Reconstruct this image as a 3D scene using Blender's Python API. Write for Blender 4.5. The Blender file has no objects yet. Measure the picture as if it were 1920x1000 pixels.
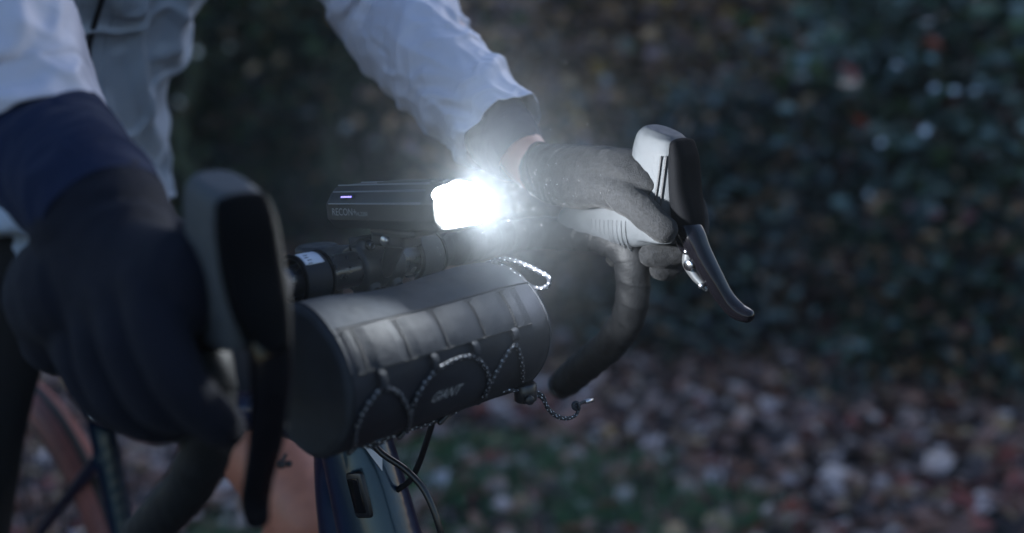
import bpy, bmesh, math, random
import numpy as np
from mathutils import Vector, Matrix, noise
random.seed(7); np.random.seed(7)
sc = bpy.context.scene
COL = sc.collection
R = math.radians

# ------------------------------------------------------------------ camera
FPX = 1867.0
CAM = Vector((0, 0, 1.135))
PITCH, ROLL = R(10.2), R(3.0)
fw = Vector((0, math.cos(PITCH), -math.sin(PITCH)))
up0 = Vector((0, math.sin(PITCH), math.cos(PITCH)))
rt0 = Vector((1, 0, 0))
rt = rt0 * math.cos(ROLL) - up0 * math.sin(ROLL)
up = up0 * math.cos(ROLL) + rt0 * math.sin(ROLL)
cd = bpy.data.cameras.new('camera'); cam = bpy.data.objects.new('camera', cd); COL.objects.link(cam)
m3 = Matrix((rt, up, -fw)).transposed()
cam.matrix_world = Matrix.Translation(CAM) @ m3.to_4x4()
cd.sensor_width = 36; cd.lens = 36 * FPX / 1920
cd.clip_start = 0.05; cd.clip_end = 300
cd.dof.use_dof = True; cd.dof.focus_distance = 0.89; cd.dof.aperture_fstop = 1.75
sc.camera = cam

# ------------------------------------------------------------------ dusk light
w = bpy.data.worlds.new('World'); sc.world = w; w.use_nodes = True
nt = w.node_tree; bg = nt.nodes['Background']
sky = nt.nodes.new('ShaderNodeTexSky'); sky.sky_type = 'NISHITA'; sky.sun_disc = False
SUN_EL, SUN_ROT = R(16), R(35)
sky.sun_elevation = SUN_EL; sky.sun_rotation = SUN_ROT
sky.air_density = 1.3; sky.dust_density = 0.6; sky.ozone_density = 3.0
tint = nt.nodes.new('ShaderNodeVectorMath'); tint.operation = 'MULTIPLY'; tint.inputs[1].default_value = (.975, .955, 1.085)
nt.links.new(sky.outputs[0], tint.inputs[0]); nt.links.new(tint.outputs[0], bg.inputs[0]); bg.inputs[1].default_value = 0.15
sl = bpy.data.lights.new('sun', 'SUN'); sl.energy = 0.25; sl.angle = R(20); sl.color = (0.95, 0.93, 1.0)
so = bpy.data.objects.new('sun', sl); COL.objects.link(so)
sun_dir = Vector((math.sin(SUN_ROT) * math.cos(R(35)), math.cos(SUN_ROT) * math.cos(R(35)), math.sin(R(35))))
so.rotation_euler = sun_dir.to_track_quat('Z', 'Y').to_euler()
sc.view_settings.view_transform = 'Standard'; sc.view_settings.look = 'None'
sc.view_settings.exposure = 0.85; sc.view_settings.gamma = 1.0; sc.view_settings.use_curve_mapping = False
sc.render.engine = 'CYCLES'; sc.cycles.use_denoising = True
sc.cycles.max_bounces = 6; sc.cycles.diffuse_bounces = 3; sc.cycles.glossy_bounces = 3
sc.cycles.volume_bounces = 0; sc.cycles.sample_clamp_indirect = 4.0

# ------------------------------------------------------------------ bicycle frame of reference
# x = to the rider's right (towards the camera), y = forward, z = up; origin = middle of the handlebar
def ray(px, py): return fw + rt * ((px - 960) / FPX) - up * ((py - 500) / FPX)
O = CAM + ray(700, 497) * 0.884
BX = Vector((-math.sin(R(45)), -math.cos(R(45)), 0)); BY = Vector((math.cos(R(45)), -math.sin(R(45)), 0))
BM = Matrix((BX, BY, Vector((0, 0, 1))))          # world -> bike
ROTZ = R(-135)
GZ = -O.z                                          # ground height in bike coordinates
def wpos(p): return O + BM.transposed() @ Vector(p)
def at(px, py, x=None, y=None, z=None):
    "point of the bike's space on a plane of constant x, y or z"
    o = BM @ (CAM - O); d = BM @ ray(px, py)
    i, v = (0, x) if x is not None else (1, y) if y is not None else (2, z)
    return o + d * ((v - o[i]) / d[i])

# ------------------------------------------------------------------ object helpers
def tag(o, label=None, cat=None, group=None, kind=None):
    if label: o['label'] = label
    if cat: o['category'] = cat
    if group: o['group'] = group
    if kind: o['kind'] = kind
    return o
ROOTS = {}
def thing(name, label, cat, loc=(0, 0, 0), group=None, world=False, rz=None):
    o = bpy.data.objects.new(name, None); COL.objects.link(o); o.empty_display_size = 0.05
    if world: o.location = loc; o.rotation_euler.z = rz or 0
    else: o.location = wpos(loc); o.rotation_euler.z = ROTZ
    ROOTS[o.name] = Vector(loc)
    return tag(o, label, cat, group)
def link(name, me, mat, parent=None, shift=True, sub=None):
    "mesh given in bike coordinates; stored relative to the thing's base"
    o = bpy.data.objects.new(name, me); COL.objects.link(o)
    if mat is not None: me.materials.clear(); me.materials.append(mat)
    if parent is not None:
        o.parent = parent
        top = parent
        while top.parent: top = top.parent
        if shift and parent is top: me.transform(Matrix.Translation(-ROOTS[top.name]))
        elif shift: me.transform(Matrix.Translation(-ROOTS[top.name]))
    return o
def smooth(me, ang=None):
    me.polygons.foreach_set('use_smooth', [True] * len(me.polygons))
    if ang: me.set_sharp_from_angle(angle=R(ang))
    return me
def mesh(verts, faces, ang=None, sm=True, uvs=None):
    me = bpy.data.meshes.new('m'); me.from_pydata([tuple(v) for v in verts], [], faces)
    if uvs is not None:
        l = me.uv_layers.new(name='UVMap')
        for p in me.polygons:
            for li, vi in zip(p.loop_indices, p.vertices): l.data[li].uv = uvs[vi]
    me.validate(); me.update()
    bm = bmesh.new(); bm.from_mesh(me); bmesh.ops.recalc_face_normals(bm, faces=bm.faces); bm.to_mesh(me); bm.free()
    if sm: smooth(me, ang)
    return me
def join(meshes, ang=None):
    V, Fc = [], []
    for me in meshes:
        n = len(V); V += [v.co.copy() for v in me.vertices]
        Fc += [[n + i for i in p.vertices] for p in me.polygons]
    return mesh(V, Fc, ang)
def spline(P, n):
    "Catmull-Rom through points (any dimension), n samples"
    P = [np.array(p, float) for p in P]
    if len(P) == 2: return [P[0] + (P[1] - P[0]) * t for t in np.linspace(0, 1, n)]
    seg = [0] + list(np.cumsum([max(1e-6, np.linalg.norm((b - a)[:3])) ** .5 for a, b in zip(P[:-1], P[1:])]))
    out = []
    for t in np.linspace(0, seg[-1], n):
        i = min(len(P) - 2, max(0, np.searchsorted(seg, t) - 1))
        p1, p2 = P[i], P[i + 1]; t1, t2 = seg[i], seg[i + 1]
        p0 = P[i - 1] if i > 0 else p1 - (p2 - p1); p3 = P[i + 2] if i + 2 < len(P) else p2 + (p2 - p1)
        t0 = seg[i - 1] if i > 0 else t1 - (t2 - t1); t3 = seg[i + 2] if i + 2 < len(P) else t2 + (t2 - t1)
        A1 = (t1 - t) / (t1 - t0) * p0 + (t - t0) / (t1 - t0) * p1
        A2 = (t2 - t) / (t2 - t1) * p1 + (t - t1) / (t2 - t1) * p2
        A3 = (t3 - t) / (t3 - t2) * p2 + (t - t2) / (t3 - t2) * p3
        B1 = (t2 - t) / (t2 - t0) * A1 + (t - t0) / (t2 - t0) * A2
        B2 = (t3 - t) / (t3 - t1) * A2 + (t - t1) / (t3 - t1) * A3
        out.append((t2 - t) / (t2 - t1) * B1 + (t - t1) / (t2 - t1) * B2)
    return out
def frames(C, side=None):
    T = []
    for i in range(len(C)):
        a = C[max(0, i - 1)]; b = C[min(len(C) - 1, i + 1)]
        T.append((Vector(b) - Vector(a)).normalized())
    s = Vector(side) if side is not None else T[0].orthogonal()
    N = []
    for t in T:
        s = (s - t * s.dot(t))
        s = s.normalized() if s.length > 1e-6 else t.orthogonal().normalized()
        N.append((t, s.copy(), t.cross(s)))
    return N
def tube(P, r, n=24, k=16, side=None, caps='round', fn=None, sq=2.0, ang=None, straight=False):
    """sweep. P: points; r: scalar, or list per point of radius or (ra, rb). ra lies along `side`. fn(s, u, a, ra) -> radius offset"""
    rr = r if isinstance(r, (list, tuple)) else [r] * len(P)
    rr = [(q if isinstance(q, (list, tuple)) else (q, q)) for q in rr]
    PP = [list(p) + list(q) for p, q in zip(P, rr)]
    S = [np.array(p, float) for p in PP] if straight else spline(PP, n)
    C = [Vector(s[:3]) for s in S]; rad = [(s[3], s[4]) for s in S]
    Fr = frames(C, side)
    L = [0]
    for a, b in zip(C[:-1], C[1:]): L.append(L[-1] + (b - a).length)
    rings = []
    def ring(c, f, ra, rb, l, off=0):
        out = []
        for j in range(k):
            a = 2 * math.pi * j / k; ca, sa = math.cos(a), math.sin(a)
            if sq != 2.0:
                ca = math.copysign(abs(ca) ** (2 / sq), ca); sa = math.copysign(abs(sa) ** (2 / sq), sa)
            d = fn(l, l / max(L[-1], 1e-9), a, ra) if fn else 0
            out.append((c + f[1] * ca * (ra + d) + f[2] * sa * (rb + d), (l, j / k)))
        return out
    if caps == 'round':
        t0, f = Fr[0][0], Fr[0]; ra, rb = rad[0]; m = min(ra, rb)
        for q in (80, 55, 28):
            rings.append(ring(C[0] - t0 * m * math.sin(R(q)), f, ra * math.cos(R(q)), rb * math.cos(R(q)), 0))
    for i in range(len(C)): rings.append(ring(C[i], Fr[i], rad[i][0], rad[i][1], L[i]))
    if caps == 'round':
        t0, f = Fr[-1][0], Fr[-1]; ra, rb = rad[-1]; m = min(ra, rb)
        for q in (28, 55, 80):
            rings.append(ring(C[-1] + t0 * m * math.sin(R(q)), f, ra * math.cos(R(q)), rb * math.cos(R(q)), L[-1]))
    V = [p for rg in rings for p, _ in rg]; uv = [q for rg in rings for _, q in rg]
    Fc = []
    for i in range(len(rings) - 1):
        for j in range(k):
            Fc.append((i * k + j, i * k + (j + 1) % k, (i + 1) * k + (j + 1) % k, (i + 1) * k + j))
    if caps:
        Fc.append(tuple(range(k))[::-1]); Fc.append(tuple(range((len(rings) - 1) * k, len(rings) * k)))
    return mesh(V, Fc, ang, uvs=uv)
def box(c, s, bev=0.0, rot=None, seg=2):
    bm = bmesh.new(); bmesh.ops.create_cube(bm, size=1)
    for v in bm.verts: v.co = Vector((v.co.x * s[0], v.co.y * s[1], v.co.z * s[2]))
    if bev: bmesh.ops.bevel(bm, geom=bm.edges[:], offset=bev, segments=seg, profile=0.5, affect='EDGES')
    M = Matrix.Translation(Vector(c)) @ (rot.to_4x4() if rot is not None else Matrix.Identity(4))
    bmesh.ops.transform(bm, matrix=M, verts=bm.verts)
    me = bpy.data.meshes.new('m'); bm.to_mesh(me); bm.free(); return smooth(me, 40)
def cyl(a, b, r, k=24, bev=0.0, r2=None):
    a, b = Vector(a), Vector(b); d = (b - a); L = d.length; d.normalize(); r2 = r if r2 is None else r2
    pts = [a, a + d * bev, b - d * bev, b] if bev else [a, b]
    rs = [r - bev, r, r2, r2 - bev] if bev else [r, r2]
    return tube([tuple(p) for p in pts], rs, k=k, caps='flat', ang=50, straight=True)
def ball(c, r, s=(1, 1, 1), sub=3, rot=None):
    bm = bmesh.new(); bmesh.ops.create_icosphere(bm, subdivisions=sub, radius=r)
    M = Matrix.Translation(Vector(c)) @ (rot.to_4x4() if rot is not None else Matrix.Identity(4)) @ Matrix.Diagonal((*s, 1))
    bmesh.ops.transform(bm, matrix=M, verts=bm.verts)
    me = bpy.data.meshes.new('m'); bm.to_mesh(me); bm.free(); return smooth(me)
def torus(c, axis, R0, r, k=64, j=12, a0=0, a1=360, flat=1.0):
    ax = Vector(axis).normalized(); u = ax.orthogonal().normalized() if abs(ax.x) < .9 else Vector((0, 1, 0)); v = ax.cross(u)
    V = []; full = abs(a1 - a0) >= 360; n = k if full else k + 1
    for i in range(n):
        a = R(a0 + (a1 - a0) * i / k); d = u * math.cos(a) + v * math.sin(a)
        for q in range(j):
            b = 2 * math.pi * q / j; V.append(Vector(c) + d * (R0 + r * math.cos(b)) + ax * r * flat * math.sin(b))
    Fc = [(i * j + q, i * j + (q + 1) % j, ((i + 1) % n) * j + (q + 1) % j, ((i + 1) % n) * j + q) for i in range(k if full else n - 1) for q in range(j)]
    if not full: Fc += [tuple(range(j)), tuple(range((n - 1) * j, n * j))]
    return mesh(V, Fc)
def remesh(meshes, vox, it=4, fac=0.5, disp=None):
    "one continuous surface round everything in the list"
    me = join(meshes)
    o = bpy.data.objects.new('tmp', me); COL.objects.link(o)
    m = o.modifiers.new('r', 'REMESH'); m.mode = 'VOXEL'; m.voxel_size = vox; m.adaptivity = 0
    if it: s = o.modifiers.new('s', 'SMOOTH'); s.factor = fac; s.iterations = it
    dg = bpy.context.evaluated_depsgraph_get(); ev = o.evaluated_get(dg)
    res = bpy.data.meshes.new_from_object(ev, depsgraph=dg)
    bpy.data.objects.remove(o)
    if disp:
        nn = [v.normal.copy() for v in res.vertices]
        for v, q in zip(res.vertices, nn): v.co = v.co + q * disp(v.co)
    return smooth(res)
def nz(p, f, seed=0.0): return noise.noise(Vector(p) * f + Vector((seed, seed * 1.7, -seed)))

# ------------------------------------------------------------------ materials
def mat(name, col, rough=0.5, metal=0.0, spec=0.5, bump=0, bscale=200, var=0, vscale=20, sheen=0, coat=0, emit=None, es=0, detail=4):
    m = bpy.data.materials.new(name); m.use_nodes = True; n = m.node_tree.nodes; l = m.node_tree.links
    b = n['Principled BSDF']; c = (*col, 1)
    b.inputs['Base Color'].default_value = c; b.inputs['Roughness'].default_value = rough
    b.inputs['Metallic'].default_value = metal; b.inputs['Specular IOR Level'].default_value = spec
    if sheen: b.inputs['Sheen Weight'].default_value = sheen; b.inputs['Sheen Roughness'].default_value = .4
    if coat: b.inputs['Coat Weight'].default_value = coat; b.inputs['Coat Roughness'].default_value = .08
    if emit: b.inputs['Emission Color'].default_value = (*emit, 1); b.inputs['Emission Strength'].default_value = es
    tc = n.new('ShaderNodeTexCoord')
    if var:
        t = n.new('ShaderNodeTexNoise'); t.inputs['Scale'].default_value = vscale; t.inputs['Detail'].default_value = detail
        l.new(tc.outputs['Object'], t.inputs['Vector'])
        mr = n.new('ShaderNodeMapRange'); mr.inputs[1].default_value = .3; mr.inputs[2].default_value = .7
        mr.inputs[3].default_value = 1 - var; mr.inputs[4].default_value = 1 + var
        l.new(t.outputs[0], mr.inputs[0])
        mx = n.new('ShaderNodeVectorMath'); mx.operation = 'SCALE'; mx.inputs[0].default_value = col
        l.new(mr.outputs[0], mx.inputs['Scale']); l.new(mx.outputs[0], b.inputs['Base Color'])
        r2 = n.new('ShaderNodeMapRange'); r2.inputs[1].default_value = .3; r2.inputs[2].default_value = .7
        r2.inputs[3].default_value = max(.05, rough - .1); r2.inputs[4].default_value = min(1, rough + .1)
        l.new(t.outputs[0], r2.inputs[0]); l.new(r2.outputs[0], b.inputs['Roughness'])
    if bump:
        t = n.new('ShaderNodeTexNoise'); t.inputs['Scale'].default_value = bscale; t.inputs['Detail'].default_value = 3
        l.new(tc.outputs['Object'], t.inputs['Vector'])
        bp = n.new('ShaderNodeBump'); bp.inputs['Strength'].default_value = bump; bp.inputs['Distance'].default_value = 0.001
        l.new(t.outputs[0], bp.inputs['Height']); l.new(bp.outputs[0], b.inputs['Normal'])
    return m
M = {}
HALO_DENSITY = 0.37
M['black_plastic'] = mat('black_plastic', (.012, .012, .014), .38, var=.2, vscale=60, bump=.15, bscale=900)
M['gloss_black'] = mat('gloss_black', (.0035, .0033, .0045), .12, spec=.22, var=.15, vscale=40)
M['alu_black'] = mat('alu_black', (.02, .021, .023), .42, metal=.3, bump=.2, bscale=1200, var=.2, vscale=50)
M['bar_carbon'] = mat('bar_carbon', (.02, .02, .022), .3, coat=.3, var=.25, vscale=90)
M['hood_rubber'] = mat('hood_rubber', (.052, .057, .062), .62, spec=.3, bump=.4, bscale=1600, var=.12, vscale=120)
M['hood_dark'] = mat('hood_dark', (.003, .0032, .004), .75, spec=.06, bump=.3, bscale=1600)
M['tape'] = mat('tape', (.006, .0065, .0075), .6, spec=.3, bump=.5, bscale=500, var=.2, vscale=60)
M['steel'] = mat('steel', (.5, .5, .52), .25, metal=1.0, var=.1)
M['lamp_body'] = mat('lamp_body', (.018, .021, .022), .4, metal=.2, bump=.1, bscale=1500)
M['lamp_edge'] = mat('lamp_edge', (.3, .32, .35), .35, metal=.5)
M['print'] = mat('print_white', (.3, .31, .32), .6)
M['led_blue'] = mat('led_blue', (.2, .2, .9), .4, emit=(.25, .2, 1.0), es=2.2)
M['lens_glow'] = mat('lens_glow', (.9, .9, .9), .2, emit=(.93, .97, 1.0), es=60)
M['bag'] = mat('bag_fabric', (.036, .040, .047), .7, spec=.25, bump=.5, bscale=1400, var=.25, vscale=35)
M['bag_panel'] = mat('bag_panel', (.017, .019, .025), .6, spec=.25, bump=.25, bscale=700, var=.25, vscale=30)
M['webbing'] = mat('webbing', (.013, .015, .020), .6, spec=.3, bump=.7, bscale=900)
M['stitch'] = mat('stitch_thread', (.008, .008, .01), .6)
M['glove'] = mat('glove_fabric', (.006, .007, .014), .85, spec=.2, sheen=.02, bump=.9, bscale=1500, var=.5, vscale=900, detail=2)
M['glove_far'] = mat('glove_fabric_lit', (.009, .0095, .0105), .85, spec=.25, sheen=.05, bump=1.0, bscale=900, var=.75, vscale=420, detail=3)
M['sleeve_dark'] = mat('undersleeve', (.007, .012, .034), .9, spec=.2, sheen=.03, bump=.3, bscale=1200)
M['shorts'] = mat('shorts', (.004, .004, .005), .9)
M['skin'] = mat('skin', (.34, .13, .082), .5, bump=.25, bscale=500, var=.12, vscale=60)
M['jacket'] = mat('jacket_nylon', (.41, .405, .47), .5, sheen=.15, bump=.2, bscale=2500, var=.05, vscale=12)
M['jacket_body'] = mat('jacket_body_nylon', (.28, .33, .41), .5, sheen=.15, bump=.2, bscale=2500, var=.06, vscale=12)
M['zip'] = mat('zip_tape', (.006, .007, .012), .6)
M['tyre_wall'] = mat('tyre_sidewall', (.24, .085, .07), .7, var=.25, vscale=30)
M['rim'] = mat('rim', (.06, .025, .024), .5)
M['tyre'] = mat('tyre_rubber', (.035, .03, .03), .8, bump=.4, bscale=300)
M['adjuster'] = mat('adjuster_alloy', (.12, .125, .13), .35, metal=.6)
M['hose'] = mat('brake_hose', (.008, .008, .009), .3)
M['knot'] = mat('cord_end', (.02, .02, .022), .3)
M['white_label'] = mat('reflective_label', (.55, .57, .62), .4, var=.1)
M['foam'] = mat('saddle', (.015, .015, .016), .5)
def crease(m, sc_, dist):
    "long fine creases pressed into thin cloth"
    n, l = m.node_tree.nodes, m.node_tree.links; b = n['Principled BSDF']
    tc = n.new('ShaderNodeTexCoord'); mp = n.new('ShaderNodeMapping'); mp.inputs['Rotation'].default_value = (.6, .9, .4); mp.inputs['Scale'].default_value = (1, 2.6, .8)
    l.new(tc.outputs['Object'], mp.inputs[0]); t = n.new('ShaderNodeTexNoise'); t.inputs['Scale'].default_value = sc_; t.inputs['Detail'].default_value = 2.5; t.inputs['Distortion'].default_value = .6
    l.new(mp.outputs[0], t.inputs[0]); a = n.new('ShaderNodeMath'); a.operation = 'SUBTRACT'; a.inputs[1].default_value = .5; l.new(t.outputs[0], a.inputs[0])
    c = n.new('ShaderNodeMath'); c.operation = 'ABSOLUTE'; l.new(a.outputs[0], c.inputs[0]); bp = n.new('ShaderNodeBump'); bp.inputs['Distance'].default_value = dist; bp.inputs['Strength'].default_value = 1
    bp.invert = True; l.new(c.outputs[0], bp.inputs['Height'])
    old = b.inputs['Normal'].links[0].from_node if b.inputs['Normal'].links else None
    if old: l.new(bp.outputs[0], old.inputs['Normal'])
    else: l.new(bp.outputs[0], b.inputs['Normal'])
crease(M['jacket'], 11, .0055); crease(M['jacket_body'], 8, .007); crease(M['glove_far'], 38, .0012); crease(M['sleeve_dark'], 20, .008)
def frame_mat():
    m = mat('frame_paint', (.02, .02, .04), .28, metal=.5, coat=.35)
    n, l = m.node_tree.nodes, m.node_tree.links; b = n['Principled BSDF']
    lw = n.new('ShaderNodeLayerWeight'); lw.inputs[0].default_value = .35
    cr = n.new('ShaderNodeValToRGB'); e = cr.color_ramp.elements
    e[0].position = .0; e[0].color = (.004, .022, .033, 1); e[1].position = .75; e[1].color = (.022, .007, .024, 1)
    x = e.new(.35); x.color = (.008, .02, .06, 1)
    l.new(lw.outputs['Facing'], cr.inputs[0]); l.new(cr.outputs[0], b.inputs['Base Color'])
    return m
M['frame'] = frame_mat()
def cord_mat():
    m = mat('cord', (.01, .012, .018), .55, bump=.4, bscale=1500)
    n, l = m.node_tree.nodes, m.node_tree.links; b = n['Principled BSDF']
    uv = n.new('ShaderNodeUVMap'); sp = n.new('ShaderNodeSeparateXYZ'); l.new(uv.outputs[0], sp.inputs[0])
    def mth(op, a, b2=None, c=None):
        q = n.new('ShaderNodeMath'); q.operation = op
        for i, v in enumerate((a, b2, c)):
            if v is None: continue
            if hasattr(v, 'links'): l.new(v, q.inputs[i])
            else: q.inputs[i].default_value = v
        return q.outputs[0]
    row = mth('MULTIPLY', sp.outputs[0], 210.0)
    fl = mth('FLOOR', row); fr = mth('FRACT', row)
    v = mth('FRACT', mth('ADD', mth('MULTIPLY', sp.outputs[1], 3.0), mth('MULTIPLY', fl, .5)))
    a = mth('LESS_THAN', mth('ABSOLUTE', mth('SUBTRACT', fr, .5)), .15)
    c = mth('LESS_THAN', mth('ABSOLUTE', mth('SUBTRACT', v, .5)), .15)
    msk = mth('MULTIPLY', a, c)
    mx = n.new('ShaderNodeMix'); mx.data_type = 'RGBA'; mx.inputs[6].default_value = (.01, .012, .018, 1); mx.inputs[7].default_value = (.55, .58, .62, 1)
    l.new(msk, mx.inputs[0]); l.new(mx.outputs[2], b.inputs['Base Color'])
    return m
M['cord'] = cord_mat()
def leaf_mat(name, rough=.45, spec=.5, trans=0):
    m = bpy.data.materials.new(name); m.use_nodes = True; n = m.node_tree.nodes; l = m.node_tree.links
    b = n['Principled BSDF']; a = n.new('ShaderNodeAttribute'); a.attribute_name = 'leafcol'
    l.new(a.outputs['Color'], b.inputs['Base Color']); b.inputs['Roughness'].default_value = rough
    b.inputs['Specular IOR Level'].default_value = spec
    return m
M['leaf_gloss'] = leaf_mat('glossy_leaf', .3, .8)
M['leaf_matt'] = leaf_mat('matt_leaf', .6, .35)
M['litter'] = leaf_mat('dead_leaf', .65, .3)
M['bark'] = mat('bark', (.07, .052, .045), .85, bump=1, bscale=40, var=.4, vscale=12)
M['green_bark'] = mat('mossy_bark', (.05, .06, .035), .85, bump=1, bscale=40, var=.5, vscale=8)
def ground_mat():
    m = mat('soil', (.06, .045, .04), .9, bump=1, bscale=60)
    n, l = m.node_tree.nodes, m.node_tree.links; b = n['Principled BSDF']
    tc = n.new('ShaderNodeTexCoord'); t = n.new('ShaderNodeTexNoise'); t.inputs['Scale'].default_value = 1.6; t.inputs['Detail'].default_value = 6
    l.new(tc.outputs['Object'], t.inputs[0]); cr = n.new('ShaderNodeValToRGB'); e = cr.color_ramp.elements
    e[0].position = .42; e[0].color = (.075, .055, .052, 1); e[1].position = .62; e[1].color = (.04, .045, .032, 1)
    l.new(t.outputs[0], cr.inputs[0]); l.new(cr.outputs[0], b.inputs['Base Color']); return m
M['soil'] = ground_mat()
M['bank'] = mat('bank_earth', (.045, .042, .036), .95, bump=1, bscale=8, var=.5, vscale=1.2)

# ================================================================== SETTING
def ground_h(x, y):
    return 0.03 * noise.noise(Vector((x * .5, y * .5, 0))) + 0.012 * noise.noise(Vector((x * 2.5, y * 2.5, 3)))
def make_ground():
    xs = np.concatenate([np.linspace(-60, -6, 14), np.linspace(-5.6, 6.4, 110), np.linspace(7, 60, 14)])
    ys = np.concatenate([np.linspace(-60, -4, 12), np.linspace(-3.6, 9, 110), np.linspace(10, 90, 18)])
    V = [(x, y, ground_h(x, y) if abs(x) < 8 and -5 < y < 10 else 0) for y in ys for x in xs]
    n = len(xs)
    Fc = [(j * n + i, j * n + i + 1, (j + 1) * n + i + 1, (j + 1) * n + i) for j in range(len(ys) - 1) for i in range(n - 1)]
    o = link('ground', mesh(V, Fc), M['soil']); tag(o, kind='structure')
make_ground()
def make_bank():
    V = []; nx, ny = 120, 50
    for j in range(ny):
        for i in range(nx):
            x = -16 + 34 * i / (nx - 1); v = j / (ny - 1)
            y = 9.0 + 9 * v + .8 * noise.noise(Vector((x * .3, 0, 0)))
            z = -.1 + 6.0 * (v ** .7) + .5 * noise.noise(Vector((x * .7, y * .7, 1))) + .15 * noise.noise(Vector((x * 3, y * 3, 5)))
            V.append((x, y, z))
    Fc = [(j * nx + i, j * nx + i + 1, (j + 1) * nx + i + 1, (j + 1) * nx + i) for j in range(ny - 1) for i in range(nx - 1)]
    tag(link('hillside', mesh(V, Fc), M['bank']), kind='structure')
make_bank()

def leaves(P, size, cols, flat=0.0, asp=.5, mtl='leaf_gloss', up=None, curl=.25):
    "P (N,3) leaf centres; size (N,), cols (N,3). Each leaf six points bent along its midrib"
    N = len(P); rs = np.random
    th = rs.rand(N) * 2 * np.pi
    nrm = rs.randn(N, 3); nrm[:, 2] = np.abs(nrm[:, 2]) + flat
    nrm /= np.linalg.norm(nrm, axis=1)[:, None]
    a = np.stack([np.cos(th), np.sin(th), np.zeros(N)], 1); a -= nrm * (a * nrm).sum(1)[:, None]; a /= np.linalg.norm(a, axis=1)[:, None] + 1e-9
    b = np.cross(nrm, a)
    s = size[:, None]; w = s * asp
    c = rs.rand(N, 1) * curl
    T = [P - a * s * .5, P - a * s * .12 - b * w * .5 + nrm * s * c, P + a * s * .25 - b * w * .36 + nrm * s * c * .8, P + a * s * .5 + nrm * s * (c - .15) * .3,
         P + a * s * .25 + b * w * .36 + nrm * s * c * .8, P - a * s * .12 + b * w * .5 + nrm * s * c, P + a * s * .05]
    V = np.stack(T, 1).reshape(-1, 3)
    tri = np.array([[0, 6, 1], [1, 6, 2], [2, 6, 3], [3, 6, 4], [4, 6, 5], [5, 6, 0]])
    I = (np.arange(N)[:, None, None] * 7 + tri[None]).reshape(-1, 3)
    me = bpy.data.meshes.new('leaves'); me.vertices.add(len(V)); me.vertices.foreach_set('co', V.astype(np.float32).ravel())
    me.loops.add(I.size); me.loops.foreach_set('vertex_index', I.astype(np.int32).ravel())
    me.polygons.add(len(I)); me.polygons.foreach_set('loop_start', np.arange(0, I.size, 3, dtype=np.int32))
    me.polygons.foreach_set('loop_total', np.full(len(I), 3, np.int32))
    me.update(calc_edges=True)
    at_ = me.color_attributes.new('leafcol', 'FLOAT_COLOR', 'POINT')
    cc = np.concatenate([np.repeat(cols, 7, 0), np.ones((N * 7, 1))], 1).astype(np.float32)
    at_.data.foreach_set('color', cc.ravel())
    me.materials.append(M[mtl]); return me
def pal(colors, weights, N, jit=.25):
    idx = np.random.choice(len(colors), N, p=np.array(weights) / sum(weights))
    return np.clip(np.array(colors)[idx] * (1 + jit * np.random.randn(N, 1)), .002, .8)

def limb(a, b, r0, r1, wob=.06, n=7):
    P = []
    for i in range(n):
        t = i / (n - 1); q = Vector(a).lerp(Vector(b), t)
        if 0 < i < n - 1: q += Vector((random.gauss(0, wob), random.gauss(0, wob), random.gauss(0, wob * .4)))
        P.append(q)
    return tube([tuple(p) for p in P], [r0 + (r1 - r0) * i / (n - 1) for i in range(n)], n=n * 2, k=8, caps='flat')
def plant(name, label, cat, base, h, rad, nleaf, lsize, colors, weights, mtl, trunk_r=.04, nlimb=9, stems=1, low=.15, group=None, clump=.22, sq=1.0, asp=.5, bark='bark', flat=.3):
    root = thing(name, label, cat, (base[0], base[1], 0), group=group, world=True)
    ms = []; ends = []
    for s_ in range(stems):
        off = Vector((random.gauss(0, .08), random.gauss(0, .08), 0)) * (stems > 1)
        top = Vector((random.gauss(0, rad * .25), random.gauss(0, rad * .2), h * random.uniform(.8, .97)))
        ms.append(limb(off - Vector((0, 0, .08)), top, trunk_r, trunk_r * .25, .04 * h / 2, 9))
        for i in range(nlimb):
            t = low + (1 - low) * (i + random.random()) / nlimb
            p = off.lerp(top, t * .95); an = random.random() * 6.283 + i * 2.4
            shape = math.sin(math.pi * min(1, .22 + .75 * t)) ** sq
            e = Vector((math.cos(an), math.sin(an), 0)) * rad * shape * random.uniform(.6, 1.0) + Vector((p.x * .5, p.y * .5, p.z + rad * random.uniform(.0, .35)))
            ms.append(limb(p, e, trunk_r * .45 * (1 - t * .6), trunk_r * .1, .03, 6))
            ends += [(p.lerp(e, q), clump * (1.1 - .3 * q)) for q in (.45, .75, 1.0)]
            for _ in range(2):
                e2 = p.lerp(e, random.uniform(.4, .9)) + Vector((random.gauss(0, .3), random.gauss(0, .3), random.gauss(0.05, .25))) * rad
                ms.append(limb(p.lerp(e, .5), e2, trunk_r * .15, trunk_r * .05, .015, 5)); ends.append((e2, clump * .8))
    link('trunk', join(ms), M[bark], root, shift=False)
    k = np.random.randint(0, len(ends), nleaf)
    C = np.array([tuple(e[0]) for e in ends])[k]; S = np.array([e[1] for e in ends])[k]
    P = C + np.random.randn(nleaf, 3) * S[:, None] * np.array([1, 1, .8]) * .62
    P[:, 2] = np.maximum(P[:, 2], .03)
    me = leaves(P, lsize * (.6 + .8 * np.random.rand(nleaf)), pal(colors, weights, nleaf), flat, asp, mtl)
    link('foliage', me, None, root, shift=False)
    return root
DG = (.014, .030, .014); MG = (.045, .085, .032); TEAL = (.11, .17, .165); BR = (.27, .165, .10); RED = (.26, .05, .03); MAUVE = (.30, .22, .23); OCH = (.42, .28, .09); GREY = (.24, .25, .25)  # TEAL is lightened to carry the sky's sheen on waxy leaves
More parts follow.
